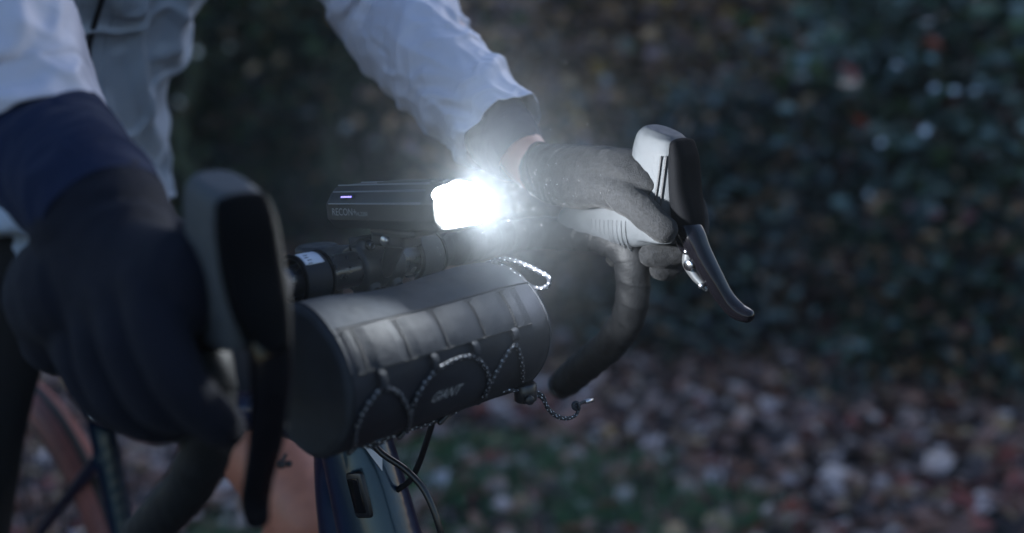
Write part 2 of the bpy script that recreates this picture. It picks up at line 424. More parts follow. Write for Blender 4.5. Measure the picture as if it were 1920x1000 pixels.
# right: broad-leaved evergreen shrubs
plant('evergreen_shrub', 'dark glossy broad-leaved shrub filling the right edge of the frame', 'shrub', (1.98, 3.80), 2.4, .74, 5600, .085, [DG, MG, TEAL, RED], [5, 3, 4, .35], 'leaf_gloss', .05, 14, 2, .02, clump=.24, asp=.45)
plant('evergreen_shrub', 'blue-green leaved shrub between the big right-hand shrub and the brown thicket', 'shrub', (1.85, 4.7), 2.3, .62, 4600, .078, [DG, MG, TEAL, GREY, RED], [4, 3, 5, 1, .3], 'leaf_gloss', .045, 13, 2, .02, clump=.24, asp=.5)
plant('evergreen_shrub', 'low navy-shadowed bush at the foot of the thicket, right of the brake lever', 'shrub', (.80, 4.2), 1.0, .60, 5600, .06, [DG, (.015, .025, .03), TEAL, BR], [5, 4, 2, 1], 'leaf_gloss', .03, 11, 3, .02, clump=.2)
plant('low_bush', 'low dark bush spreading over the litter at lower right', 'bush', (1.55, 3.45), .5, .5, 3400, .055, [DG, (.015, .022, .022), TEAL, BR, (.09, .03, .03)], [6, 4, 1.5, 2, 1], 'leaf_matt', .018, 10, 4, .02, clump=.16)
plant('red_leaved_shrub', 'shrub with rust-red leaves among the dark green at upper right', 'shrub', (2.35, 5.3), 2.9, .8, 3600, .07, [RED, (.07, .02, .015), DG, MG], [3, 3, 5, 3], 'leaf_matt', .05, 12, 1, .2, clump=.25)
# middle: autumn thicket
plant('autumn_shrub', 'brown and mauve autumn thicket behind the rider\'s far hand', 'shrub', (.25, 5.3), 2.5, .9, 6500, .07, [(.36, .23, .14), MAUVE, GREY, MG, (.08, .058, .045)], [5, 4, 1.2, 1, 4], 'leaf_matt', .045, 13, 3, .05, clump=.3, asp=.65)
plant('autumn_shrub', 'thicket with scattered ochre leaves above the far brake hood', 'shrub', (1.05, 5.5), 2.8, .9, 6500, .075, [(.36, .24, .14), MAUVE, OCH, MG, GREY, (.08, .058, .045)], [6, 4, 2, 1.2, 1.2, 3], 'leaf_matt', .045, 13, 3, .08, clump=.3, asp=.65)
plant('autumn_shrub', 'greyish bramble thicket low behind the drop of the handlebar', 'shrub', (.24, 4.45), .8, .5, 4200, .05, [BR, MAUVE, DG, (.03, .04, .045)], [3, 3, 4, 3], 'leaf_matt', .02, 10, 4, .02, clump=.22)
# left: dark evergreen wood
plant('evergreen_tree', 'dark green tree seen between the rider\'s jacket and far sleeve', 'tree', (-.95, 6.2), 4.2, 1.15, 8000, .07, [DG, (.008, .012, .008), MG, BR], [5, 4, 1.6, 1], 'leaf_matt', .09, 16, 1, .05, clump=.34, bark='green_bark')
plant('evergreen_tree', 'nearly black tree behind the headlight and the far sleeve', 'tree', (-.35, 7.2), 4.6, 1.25, 7500, .08, [DG, (.008, .01, .008), BR, MG], [5, 4, 1.5, 1], 'leaf_matt', .1, 16, 1, .05, clump=.36, bark='green_bark')
plant('evergreen_tree', 'olive-tinted tree just right of the rider\'s jacket', 'tree', (-1.75, 6.0), 4.0, 1.1, 7500, .07, [DG, (.03, .032, .014), MG, (.12, .08, .04)], [4, 4, 2, 2], 'leaf_matt', .08, 16, 1, .05, clump=.34, bark='green_bark')
plant('evergreen_tree', 'tall dark tree behind the rider\'s back at far left', 'tree', (-3.0, 6.6), 4.8, 1.3, 7000, .08, [DG, MG, BR], [5, 2, 1], 'leaf_matt', .1, 16, 1, .05, clump=.38, bark='green_bark')
plant('bare_sapling', 'slim grey-barked sapling with sparse brown leaves at top right of centre', 'tree', (.75, 7.0), 4.2, .9, 1600, .07, [BR, MAUVE, OCH], [4, 3, 1], 'leaf_matt', .05, 14, 1, .2, clump=.3)
# undergrowth over the bank
def undergrowth():
    N = 60000
    x = np.random.uniform(-9, 11, N); v = np.random.rand(N) ** 1.3
    y = 7.6 + 9 * v
    z = np.where(y < 9, 0, 6.0 * np.clip((y - 9) / 9, 0, 1) ** .7) + np.random.rand(N) ** 1.5 * (1.3 + .6 * np.sin(x * 1.7))
    P = np.stack([x, y, z], 1)
    me = leaves(P, .07 + .09 * np.random.rand(N), pal([DG, (.10, .07, .05), (.13, .10, .10), MG, (.05, .05, .05)], [4, 4, 3, 2, 3], N), .2, .6, 'leaf_matt')
    o = link('undergrowth', me, None); tag(o, 'dense dark undergrowth and brambles covering the wooded bank', 'undergrowth', kind='stuff')
undergrowth()
def litter():
    N = 46000
    x = np.random.uniform(-5, 4.2, N); y = 1.3 + 6.2 * np.random.rand(N) ** .9
    dens = np.array([noise.noise(Vector((a * .9, b * .9, 9))) for a, b in zip(x, y)])
    keep = (dens > -1.0 + .8 * np.random.rand(N)) | (y > 3.2); x, y = x[keep], y[keep]; N = len(x)
    z = np.array([ground_h(a, b) for a, b in zip(x, y)]) + .006 + .02 * np.random.rand(N)
    P = np.stack([x, y, z], 1)
    c = pal([(.40, .27, .22), (.25, .125, .09), (.35, .18, .13), (.58, .44, .39), (.08, .055, .05), (.42, .26, .14), (.22, .06, .045)], [4, 4, 3, 2.2, 6, 1, 1.6], N, .22)
    me = leaves(P, .045 + .06 * np.random.rand(N), c, 1.2, .75, 'litter', curl=.35)
    tag(link('leaf_litter', me, None), 'carpet of pinkish brown fallen leaves on the ground', 'leaf litter', kind='stuff')
litter()
def grass():
    N = 60000
    cx = np.random.uniform(-4, 3, 700); cy = 1.4 + 1.7 * np.random.rand(700)
    k = np.array([noise.noise(Vector((a * .9, b * .9, 9))) for a, b in zip(cx, cy)]); s = (k < .10) & (cx < .6); cx, cy = cx[s], cy[s]
    i = np.random.randint(0, len(cx), N)
    x = cx[i] + np.random.randn(N) * .07; y = cy[i] + np.random.randn(N) * .07
    h = .02 + .05 * np.random.rand(N); lean = np.random.randn(N, 2) * .35
    z0 = np.array([ground_h(a, b) for a, b in zip(x, y)]) - .003
    th = np.random.rand(N) * 6.283; w_ = .0022
    P0 = np.stack([x - np.cos(th) * w_, y - np.sin(th) * w_, z0], 1); P1 = np.stack([x + np.cos(th) * w_, y + np.sin(th) * w_, z0], 1)
    mid = np.stack([x + lean[:, 0] * h * .35, y + lean[:, 1] * h * .35, z0 + h * .6], 1)
    d = np.stack([np.cos(th), np.sin(th), np.zeros(N)], 1) * w_ * .8
    tip = np.stack([x + lean[:, 0] * h, y + lean[:, 1] * h, z0 + h], 1)
    V = np.stack([P0, P1, mid + d, mid - d, tip], 1).reshape(-1, 3)
    tri = np.array([[0, 1, 2], [0, 2, 3], [3, 2, 4]]); I = (np.arange(N)[:, None, None] * 5 + tri[None]).reshape(-1, 3)
    me = bpy.data.meshes.new('grass'); me.from_pydata(V.tolist(), [], I.tolist()); me.update()
    a_ = me.color_attributes.new('leafcol', 'FLOAT_COLOR', 'POINT')
    c = np.repeat(pal([(.08, .17, .07), (.10, .20, .08), (.15, .20, .12)], [3, 2, 1], N), 5, 0)
    a_.data.foreach_set('color', np.concatenate([c, np.ones((len(c), 1))], 1).astype(np.float32).ravel())
    me.materials.append(M['leaf_matt'])
    tag(link('grass', me, None), 'short green grass between the fallen leaves', 'grass', kind='stuff')
grass()
LIGHT_SPOTS = [(340, 92, 5.2, .055, 'cream leaf touching the edge of the rider\'s jacket near the top'), (368, 97, 5.2, .042, 'small cream light-spot leaf right of the brighter one beside the jacket'),
        (335, 192, 5.2, .055, 'lone bright cream light-spot leaf lower down beside the jacket'), (430, 88, 5.4, .036, 'faint pale light-spot leaf in the dark tree above the near hood'),
        (600, 12, 5.5, .06, 'pale light-spot leaf at the top where the far sleeve leaves the frame'), (990, 180, 5.2, .045, 'pale light-spot leaf just off the far cuff of the jacket'),
        (1050, 160, 5.3, .035, 'dimmer pale light-spot leaf above the gloved far hand'), (1210, 10, 5, .034, 'small pale light-spot leaf at the top edge above the far hood'),
        (1462, 120, 5.2, .05, 'bluish light-spot leaf in the ochre thicket at top centre-right'), (1530, 118, 5.1, .045, 'yellowish light-spot leaf beside the bluish one in the ochre thicket'),
        (1682, 122, 3.5, .035, 'bluish light-spot leaf shining high in the right-hand shrubs'), (1742, 40, 3.4, .03, 'highest bluish light-spot leaf in the right-hand shrubs'),
        (1752, 165, 3.3, .03, 'first in a row of three bluish light-spot leaves in the right-hand shrub'), (1790, 170, 3.3, .028, 'middle one of a row of three bluish light-spot leaves in the right-hand shrub'),
        (1828, 170, 3.3, .026, 'last in a row of three bluish light-spot leaves in the right-hand shrub'), (1735, 245, 3.3, .035, 'broad bluish light-spot leaf below the row of three in the right-hand shrub'),
        (1652, 268, 3.7, .03, 'bluish light-spot leaf between the thicket and the right-hand shrub'), (1628, 365, 3.8, .028, 'lowest bluish light-spot leaf in the right-hand shrubs')]
for i, (px, py, y, sz, lab) in enumerate(LIGHT_SPOTS):  # added leaves whose pale colour stands for sky gaps and glints
    me = leaves(np.zeros((1, 3)), np.array([sz]), np.array([(.8, .74, .66) if i < 8 else (.6, .68, .74)]), 1.5, .9, 'leaf_gloss', curl=.1)
    o = bpy.data.objects.new('light_spot_leaf', me); COL.objects.link(o); o.location = CAM + ray(px, py) * (y / fw.y); o.rotation_euler = (R(55), 0, random.gauss(0, .3))
    tag(o, lab, 'leaf', 'pale leaves added for spots of light in the dark foliage')
def wat(px, py, y=None, z=None):
    d = ray(px, py)
    t = (y / d.y) if y is not None else (z - CAM.z) / d.z
    return CAM + d * t
def single_leaf(px, py, size, col, label, z=.04):
    p = wat(px, py, z=z)
    me = leaves(np.array([[0, 0, 0.]]), np.array([size]), np.array([col]), 1.0, .8, 'litter', curl=.3)
    o = bpy.data.objects.new('fallen_leaf', me); COL.objects.link(o); o.location = p; o.rotation_euler = (R(-18), 0, random.random() * 6)
    tag(o, label, 'leaf', 'large fallen leaves lying on top of the litter')
single_leaf(1482, 858, .085, (.55, .33, .24), 'pale salmon fallen leaf, brightest one on the ground right of centre')
single_leaf(1458, 742, .09, (.42, .13, .05), 'orange fallen leaf near the foot of the bushes')
single_leaf(935, 880, .085, (.42, .24, .24), 'pink fallen leaf low beside the brake hoses')
single_leaf(1010, 935, .085, (.40, .17, .15), 'reddish fallen leaf on the green patch at bottom centre')
single_leaf(822, 905, .10, (.5, .42, .43), 'broad whitish fallen leaf just right of the brake hoses')
single_leaf(1560, 870, .08, (.42, .34, .38), 'greyish pink fallen leaf right of the salmon one')
single_leaf(1690, 905, .07, (.3, .1, .07), 'dark red fallen leaf at lower right')

# ================================================================== BICYCLE
bike = thing('bicycle', 'dark drop-bar gravel bicycle with purple-teal frame held by the rider', 'bicycle', (0, -.45, GZ))
def frame_parts():
    HT0 = (0, -.087, -.045); HT1 = (0, -.012, -.30)
    ms = [tube([HT0, (0, -.05, -.17), HT1], [.024, .034, .041], n=16, k=24),
          tube([(0, -.06, -.155), (0, -.20, -.175), (0, -.42, -.22), (0, -.645, -.265)], [(.03, .038), (.026, .024), (.022, .02), (.018, .018)], n=24, k=20, side=(1, 0, 0)),
          tube([(0, -.025, -.285), (0, -.15, -.375), (0, -.40, -.57), (0, -.57, -.70)], [(.034, .045), (.036, .036), (.032, .032), (.036, .036)], n=24, k=20, side=(1, 0, 0)),
          tube([(0, -.075, -.19), (0, -.085, -.235), (0, -.07, -.29)], [(.022, .035), (.02, .03), (.026, .045)], n=10, k=16, side=(1, 0, 0)),
          tube([(0, -.66, -.235), (0, -.62, -.45), (0, -.57, -.70)], [.019, .018, .026], n=16, k=18)]
    for s in (-1, 1):
        ms.append(tube([(0.012 * s, -.645, -.33), (.045 * s, -.85, -.5), (.065 * s, -.99, -.64)], [.011, .009, .01], n=12, k=12))
        ms.append(tube([(0.03 * s, -.58, -.70), (.045 * s, -.78, -.68), (.065 * s, -.99, -.64)], [.015, .012, .012], n=12, k=12))
    me = remesh(ms, .0035, 5)
    link('frame', me, M['frame'], bike)
    fk = []
    for s in (-1, 1):
        fk.append(tube([(0, -.008, -.305), (.042 * s, .005, -.36), (.055 * s, .05, -.5), (.055 * s, .115, -.64)], [(.022, .02), (.016, .018), (.012, .014), (.011, .011)], n=20, k=14))
    fk.append(tube([(0, -.012, -.295), (0, -.004, -.325)], .037, n=6, k=24))
    link('fork', remesh(fk, .0035, 3), M['frame'], bike)
    # port window on the side of the head tube, and headset cover
    c = at(680, 930, x=.033)
    rot = Matrix.Rotation(R(16), 3, 'X')
    link('hose_port', box((.0335, c.y - .004, c.z), (.006, .026, .042), .004, rot), M['black_plastic'], bike)
    ins = box((.0368, c.y - .004, c.z), (.002, .017, .032), .001, rot); link('port_plug', ins, M['gloss_black'], bike)
    # white arrow-shaped head badge, laid on the tube
    from mathutils.bvhtree import BVHTree
    ft = BVHTree.FromPolygons([v.co + ROOTS[bike.name] for v in me.vertices], [tuple(p.vertices) for p in me.polygons])
    o_ = BM @ (CAM - O)
    def on(px, py):
        h = ft.ray_cast(o_, (BM @ ray(px, py)).normalized()); return h[0] + h[1] * .0009
    A = [on(682 + 34 * q / 5, 832 + 26 * q / 5) for q in range(6)]; B = [on(684 + 32 * q / 5, 840 + 44 * q / 5) for q in range(6)]
    link('head_badge', mesh(A + B, [(q, q + 1, q + 7, q + 6) for q in range(5)]), M['white_label'], bike)
    # cranks, saddle
    link('crankset', join([cyl((-.06, -.57, -.70), (.06, -.57, -.70), .02), cyl((.05, -.57, -.70), (.056, -.57, -.70), .085, 40), tube([(.065, -.57, -.70), (.07, -.57, -.86)], [.014, .011], n=4, k=12), tube([(-.065, -.57, -.70), (-.07, -.57, -.54)], [.014, .011], n=4, k=12),
                           box((.11, -.57, -.87), (.075, .07, .018), .004), box((-.11, -.57, -.53), (.075, .07, .018), .004)], 40), M['black_plastic'], bike)
    link('seatpost', tube([(0, -.655, -.25), (0, -.70, -.09)], .0136, n=4), M['black_plastic'], bike)
    link('saddle', tube([(0, -.83, -.065), (0, -.75, -.055), (0, -.62, -.06), (0, -.55, -.068)], [(.075, .02), (.06, .022), (.03, .018), (.018, .014)], n=20, k=20, side=(1, 0, 0)), M['foam'], bike)
    link('seat_clamp', join([torus((0, -.66, -.238), (0, -.27, 1), .0185, .005), cyl((.012, -.63, -.262), (.022, -.625, -.262), .006, 14, .001)]), M['steel'], bike)
frame_parts()
def wheel(y, nm):
    c = (0, y, -.64 + (GZ + .985))
    z0 = GZ + .362
    c = (0, y, z0)
    w_ = link('wheel', join([torus(c, (1, 0, 0), .297, .019, 96, 12, flat=.7), cyl((-.05, y, z0), (.05, y, z0), .018, 20)]), M['rim'], bike)
    link('tyre', torus(c, (1, 0, 0), .336, .0255, 96, 16), M['tyre_wall'], w_)
    V = []
    tr = []
    link('tread', torus(c, (1, 0, 0), .3500, .0125, 96, 12, flat=1.0), M['tyre'], w_)
    sp = []
    for i in range(28):
        a = 2 * math.pi * i / 28 + .1; s = .02 if i % 2 else -.02; b = a + (.25 if i % 4 < 2 else -.25)
        sp.append(cyl((s, y + .018 * math.cos(b), z0 + .018 * math.sin(b)), (0, y + .295 * math.cos(a), z0 + .295 * math.sin(a)), .001, 6))
    tag(link('spokes', join(sp), M['black_plastic'], w_), kind='stuff')
    link('brake_disc', join([cyl((-.045, y, z0), (-.043, y, z0), .08, 40)], 40), M['steel'], w_)
wheel(-.965, 'rear'); wheel(.115, 'front')
link('stem', remesh([tube([(0, -.085, -.012), (0, -.05, -.004), (0, -.012, 0)], [(.021, .020), (.018, .018), (.022, .018)], n=12, k=24, side=(1, 0, 0)),
                     cyl((0, -.085, -.045), (0, -.085, .012), .021, 30, .003), cyl((-.0225, 0, 0), (.0225, 0, 0), .0212, 40, .002),
                     box((0.0125, .006, .0195), (.013, .014, .013), .004), box((-0.0125, .006, .0195), (.013, .014, .013), .004),
                     box((0.0125, .012, -.0185), (.013, .014, .013), .004), box((-0.0125, .012, -.0185), (.013, .014, .013), .004)], .0011, 5), M['alu_black'], bike)
gap = join([box((0, -.0005, .0215), (.047, .0011, .012)), box((0.0, .0, -.0215), (.047, .0011, .010))])
tag(link('clamp_gap', gap, M['stitch'], bike), kind='stuff')
for x_ in (.0125, -.0125):
    for z_, yy in ((.0205, .0135), (-.0205, .0185)):
        bo = link('clamp_bolt', join([cyl((x_, yy - .002, z_), (x_, yy + .0035, z_), .0042, 20, .0007)]), M['gloss_black'], bike)
        link('bolt_rim', torus((x_, yy + .0036, z_), (0, 1, 0), .0026, .0004, 24, 8), M['steel'], bo)
# handlebar
TAPE_R = .0170
def drop_path(s):
    pts = [(.165, .0, .001), (.190, .006, .001), (.208, .022, .001), (.217, .048, .0), (.221, .075, -.001), (.2235, .098, -.007)]
    low = [at(*q) for q in []]
    d = [(.2245, .111, -.020), (.226, .113, -.044), (.229, .105, -.078), (.232, .081, -.109), (.235, .045, -.138), (.238, .009, -.166)]
    return [(s * x, y, z) for x, y, z in pts + d]
link('handlebar', tube([(-.17, 0, 0), (-.1, 0, .0), (-.05, 0, 0), (.05, 0, 0), (.1, 0, 0), (.17, 0, 0)], [.0125, .0128, .0155, .0155, .0128, .0125], n=60, k=36), M['bar_carbon'], bike)
def tape_fn(l, u, a, ra):
    ph = (l / .021 + a / (2 * math.pi) * 1.0) % 1.0
    return .0006 * (ph ** 2.5) - .0003 + .0005 * math.sin(l * 260 + a * 2) * math.sin(a * 3 + l * 90)
for s in (-1, 1):
    inner = [(s * .075, 0, 0), (s * .12, 0, 0)] if s < 0 else [(s * .118, 0, 0), (s * .14, 0, 0)]
    P = inner + drop_path(s)
    tp = link('bar_tape', tube(P, [TAPE_R * .9] + [TAPE_R] * (len(P) - 1), n=420, k=40, fn=tape_fn), M['tape'], bike)
    e = Vector(P[-1]); d = (Vector(P[-1]) - Vector(P[-2])).normalized()
    link('bar_plug', cyl(e + d * .010, e + d * .0175, .0148, 30, .003), M['black_plastic'], tp)

def lev_pts(px_list, s): return [(s * abs(p.x), p.y, p.z) for p in px_list]
def hood(s):
    X = .2205
    ms = [tube([(s * .2195, .045, .012), (s * .221, .08, .016), (s * .222, .115, .020), (s * .223, .150, .030)],
               [(.0165, .018), (.0175, .0235), (.0185, .029), (.018, .034)], n=20, k=28, side=(s, 0, 0), sq=2.5),
          tube([(s * .223, .147, .000), (s * .223, .149, .035), (s * .2235, .151, .070), (s * .224, .153, .090), (s * .2245, .1545, .0985), (s * .2245, .156, .103)],
               [(.017, .022), (.0195, .0265), (.0205, .0265), (.0200, .0245), (.0180, .0215), (.0135, .0160)], n=26, k=32, side=(s, 0, 0), sq=3.0, caps='flat')]
    h = link('brake_hood', remesh(ms, .0014, 7), M['hood_rubber'], bike)
    # ribs under the grip
    rb = []
    for i in range(9):
        y = .082 + i * .0052
        P = []
        for q in range(9):
            a = R(-100 + 105 * q / 8)     # from underside up the inner side
            P.append((s * (.2215 - .0182 * math.cos(a)), y + .002 * math.sin(a), .0165 + (.0255 + (y - .08) * .12) * math.sin(a)))
        rb.append(tube(P, .0006, n=14, k=6))
    link('grip_ribs', join(rb), M['hood_rubber'], h)
    # lever bracket cover, widened and near-black to paint the shaded nose front; its seam
    lc = remesh([tube([(s * .2245, .1755, .091), (s * .2242, .1770, .078), (s * .2236, .1785, .050), (s * .2220, .1825, .022), (s * .220, .187, .004)], [(.0175, .005), (.0198, .0075), (.0205, .0088), (.0175, .0112), (.0115, .0090)], n=18, k=24, side=(s, 0, 0), sq=2.8)], .0011, 3)
    link('lever_cover', lc, M['hood_dark'], h)
    link('hood_seam', join([tube([(s * .2035, .167, .080), (s * .2022, .162, .050), (s * .2022, .155, .024)], .0009, n=12, k=8),
                            tube([(s * .2052, .1715, .080), (s * .2035, .1675, .052), (s * .2030, .163, .026)], .0009, n=12, k=8)]), M['stitch'], h)
    kn = [box((s * .223, .1875 + .0007 * i, .036 - .0062 * i), (.016, .004, .003), .001, Matrix.Rotation(R(15), 3, 'X')) for i in range(6)]
    link('shift_paddle_ridges', join(kn), M['hood_dark'], h)
    # lever blade
    lv = [(.2195, .180, .020), (.2175, .190, .008), (.2175, .197, -.006), (.2195, .209, -.028), (.2235, .2205, -.049), (.227, .230, -.059), (.229, .2385, -.0625)]
    if s > 0: lv = [(.2195, .178, .020), (.221, .184, .004), (.224, .186, -.020), (.228, .182, -.055), (.231, .175, -.078), (.233, .170, -.097), (.234, .172, -.108)]
    P = [(s * x, y, z) for x, y, z in lv]
    bl = link('brake_lever', remesh([tube(P, [(.0125, .010), (.0135, .0095), (.0125, .0088), (.0110, .0080), (.0095, .0072), (.0090, .0070), (.0075, .0060)], n=50, k=24, side=(s, 0, 0), sq=2.6),
                                     tube([(s * .222, .172, .018), (s * .221, .184, -.004), (s * .221, .190, -.022)], [(.011, .012), (.010, .008), (.004, .004)], n=14, k=18, side=(s, 0, 0), sq=2.5)], .0010, 3), M['gloss_black'], bike)
    # reach adjuster behind the blade
    c = Vector((s * .2125, .1965, -.018)) if s < 0 else Vector((s * .215, .172, -.03))
    K = 1.7
    link('reach_adjuster', join([tube([c + Vector((0, -.004, .009)) * K, c + Vector((0, -.0055, .002)) * K, c + Vector((0, -.001, -.006)) * K, c + Vector((0, .006, -.012)) * K], [.0045, .0055, .0042, .0024], n=14, k=12)]), M['adjuster'], bl)
    if s < 0:
        link('adjuster_screw', join([cyl(c + Vector((s * -.0085, -.004, .001)), c + Vector((s * -.001, -.004, .001)), .0050, 22, .0008)]), M['steel'], bl)
        for q_ in ((-.0075, .0125), (.008, -.017)):
            link('adjuster_pin', cyl(c + Vector((s * -.0075, q_[0], q_[1])), c + Vector((s * -.001, q_[0], q_[1])), .0022, 14, .0004), M['steel'], bl)
    return h
hood(-1); hood(1)
# brake hoses
link('brake_hose', tube([(-.03, .03, -.06), (-.024, .044, -.11), (-.02, .044, -.139), (-.018, .036, -.160), (-.018, .022, -.186), (-.014, .012, -.204), (-.006, -.005, -.218)], .0029, n=40, k=14), M['hose'], bike)
link('brake_hose', tube([(.03, .0, -.12), (.024, .004, -.150), (.018, .012, -.166), (.006, .031, -.182), (0, .046, -.197), (-.002, .056, -.214), (-.004, .064, -.240), (-.02, .066, -.31), (-.05, .075, -.42), (-.062, .11, -.6)], .0031, n=60, k=14), M['hose'], bike)
# water beads on the bar and strap
wb = []
for i in range(90):
    x_ = random.uniform(.026, .052); a = R(random.gauss(20, 55)); r_ = .0154
    wb.append(ball((x_, r_ * math.cos(a), r_ * math.sin(a)), random.uniform(.00025, .0007), sub=1))
m_w = mat('water', (.8, .8, .8), .03); m_w.node_tree.nodes['Principled BSDF'].inputs['Transmission Weight'].default_value = .9
tag(link('water_beads', join(wb), m_w, bike), kind='stuff')

# ================================================================== HEADLIGHT
lamp = thing('bike_headlight', 'lit black bicycle headlight mounted above the stem, its lens glaring white', 'headlight', (0, .05, .02))
LP = Matrix.Translation((0, .045, .056)) @ Matrix.Rotation(R(2.6), 4, 'X')
def lpt(x, y, z): return LP @ Vector((x, y - .045, z - .056))
sec = [(.0, .0742), (.0125, .0742), (.0185, .0690), (.0245, .0600), (.0250, .0590), (.0250, .0455), (.0195, .0375), (.0, .0370)]
def lring(y, sx=1, zt=0, zb=0):
    full = sec + [(-x, z) for x, z in sec[-2:0:-1]]
    return [lpt(x * sx, y, .056 + (z - .056) * (1 - (zt if z > .056 else zb))) for x, z in full]
ys = [(-.034, .82, .30, .30), (-.030, .95, .12, .12), (-.024, 1, 0, 0), (.098, 1, 0, 0), (.103, 1.03, -.03, -.03), (.112, 1.03, -.03, -.03), (.116, .98, .04, .04)]
rg = [lring(y - (.0), a, b, c) for y, a, b, c in ys]; k_ = len(rg[0])
V = [p for r_ in rg for p in r_]; Fc = [(i * k_ + j, i * k_ + (j + 1) % k_, (i + 1) * k_ + (j + 1) % k_, (i + 1) * k_ + j) for i in range(len(rg) - 1) for j in range(k_)]
Fc += [tuple(range(k_)), tuple(range((len(rg) - 1) * k_, len(rg) * k_))]
lb = link('lamp_body', mesh(V, Fc, 18), M['lamp_body'], lamp)
ed = []
for (x, z) in [(.0188, .0693), (.0251, .0595), (.0126, .0745), (-.0126, .0745), (-.0188, .0693)]:
    ed.append(tube([lpt(x, -.024, z), lpt(x, .1, z)], .00055, n=3, k=8))
link('cooling_edge', join(ed), M['lamp_edge'], lb)
for i in range(3):
    link('cooling_fin', box(lpt(-.007 + .007 * i, .06, .0752), (.0016, .07, .002), .0004, Matrix.Rotation(R(2.6), 3, 'X')), M['lamp_body'], lb)
nrm_f = Vector((.0090, 0, .0062)).normalized()
# indicator strip lies on the sloping facet
tx = Matrix.Rotation(R(2.6), 3, 'X') @ Matrix.Rotation(math.atan2(.0090, .0062) - math.pi / 2 + math.pi / 2, 3, 'Y')
link('indicator_frame', box(lpt(.0224, .0, .0650), (.0034, .021, .0007), .0003, tx), M['black_plastic'], lb)
for i in range(5): link('indicator_light', box(lpt(.0225, -.0068 + .0031 * i, .06515), (.0013, .0024, .0009), .0003, tx), M['led_blue'], lb)
lip = tube([lpt(0, .108, .0385), lpt(0, .122, .0385), lpt(0, .1245, .0390)], [(.0205, .0016), (.0190, .0016), (.0150, .0012)], n=10, k=16, side=(1, 0, 0), sq=4)  # lip added under the lens to keep its light off the bag
link('added_shade_lip', lip, M['lamp_body'], lb)
link('lens_bezel', torus(lpt(0, .1165, .056), Matrix.Rotation(R(2.6), 3, 'X') @ Vector((0, 1, 0)), .0195, .0016, 48, 10), M['black_plastic'], lb)
link('lens', tube([lpt(0, .112, .056), lpt(0, .1185, .056)], [(.023, .0175), (.0225, .017)], n=3, k=40, side=(1, 0, 0), sq=3, caps='flat'), M['lens_glow'], lamp)
def text_mesh(s, size, bold=0.0, shear=0.0, ext=0.0):
    c = bpy.data.curves.new('t', 'FONT'); c.body = s; c.size = size; c.offset = bold; c.shear = shear; c.extrude = ext; c.resolution_u = 3
    o = bpy.data.objects.new('t', c); COL.objects.link(o); dg = bpy.context.evaluated_depsgraph_get()
    me = bpy.data.meshes.new_from_object(o.evaluated_get(dg), depsgraph=dg); bpy.data.objects.remove(o); return me
def put_text(name, s, size, origin, xd, yd, m, parent, bold=0, shear=0, fn=None):
    me = text_mesh(s, size, bold, shear)
    for v in me.vertices:
        v.co = fn(v.co.x, v.co.y) if fn else Vector(origin) + Vector(xd) * v.co.x + Vector(yd) * v.co.y
    return link(name, me, m, parent)
XD = Matrix.Rotation(R(2.6), 3, 'X') @ Vector((0, 1, 0)); YD = Matrix.Rotation(R(2.6), 3, 'X') @ Vector((0, 0, 1))
put_text('printed_name', 'RECON+', .0090, lpt(.02525, -.0205, .0495), XD, YD, M['print'], lb)
put_text('printed_model', 'HL3200', .0050, lpt(.02525, .0145, .0492), XD, YD, M['print'], lb)
link('mount', remesh([box((0, .035, .026), (.022, .045, .012), .003), tube([(0, .04, .026), (0, .028, .012), (0, .018, -.004)], [(.009, .008), (.008, .007), (.007, .006)], n=8, k=14, side=(1, 0, 0)), box((0, .045, .0335), (.026, .06, .006), .002)], .0012, 2), M['black_plastic'], lamp)
link('mount_bolt', join([cyl((.009, .035, .026), (.0145, .035, .026), .0045, 20, .0008), cyl((-.015, .03, .026), (-.009, .03, .026), .0045, 20, .0008)]), M['steel'], lamp)
ld = bpy.data.lights.new('headlight_spill', 'SPOT'); ld.energy = 8.5; ld.spot_size = R(178); ld.spot_blend = .35; ld.color = (.92, .95, 1.0); ld.shadow_soft_size = .012
lo = bpy.data.objects.new('headlight_spill', ld); COL.objects.link(lo); lo.rotation_euler = (-(BM.transposed() @ Vector((-.52, .85, .12)))).to_track_quat('Z', 'Y').to_euler(); lo.location = wpos(lpt(0, .1225, .056))
l2 = bpy.data.lights.new('headlight_glow_fill', 'POINT'); l2.energy = 2.4; l2.color = (.90, .96, 1.0); l2.shadow_soft_size = .008  # added all-round lamp before the lens, widens the glow
o2 = bpy.data.objects.new('headlight_glow_fill', l2); COL.objects.link(o2); o2.location = wpos(lpt(0, .1225, .058))
sd = bpy.data.lights.new('headlight_beam', 'SPOT'); sd.energy = 3; sd.color = (.90, .96, 1.0); sd.spot_size = R(70); sd.spot_blend = 1.0; sd.shadow_soft_size = .01
s_o = bpy.data.objects.new('headlight_beam', sd); COL.objects.link(s_o); s_o.location = wpos(lpt(0, .121, .056))
s_o.rotation_euler = (-(BM.transposed() @ XD)).to_track_quat('Z', 'Y').to_euler()

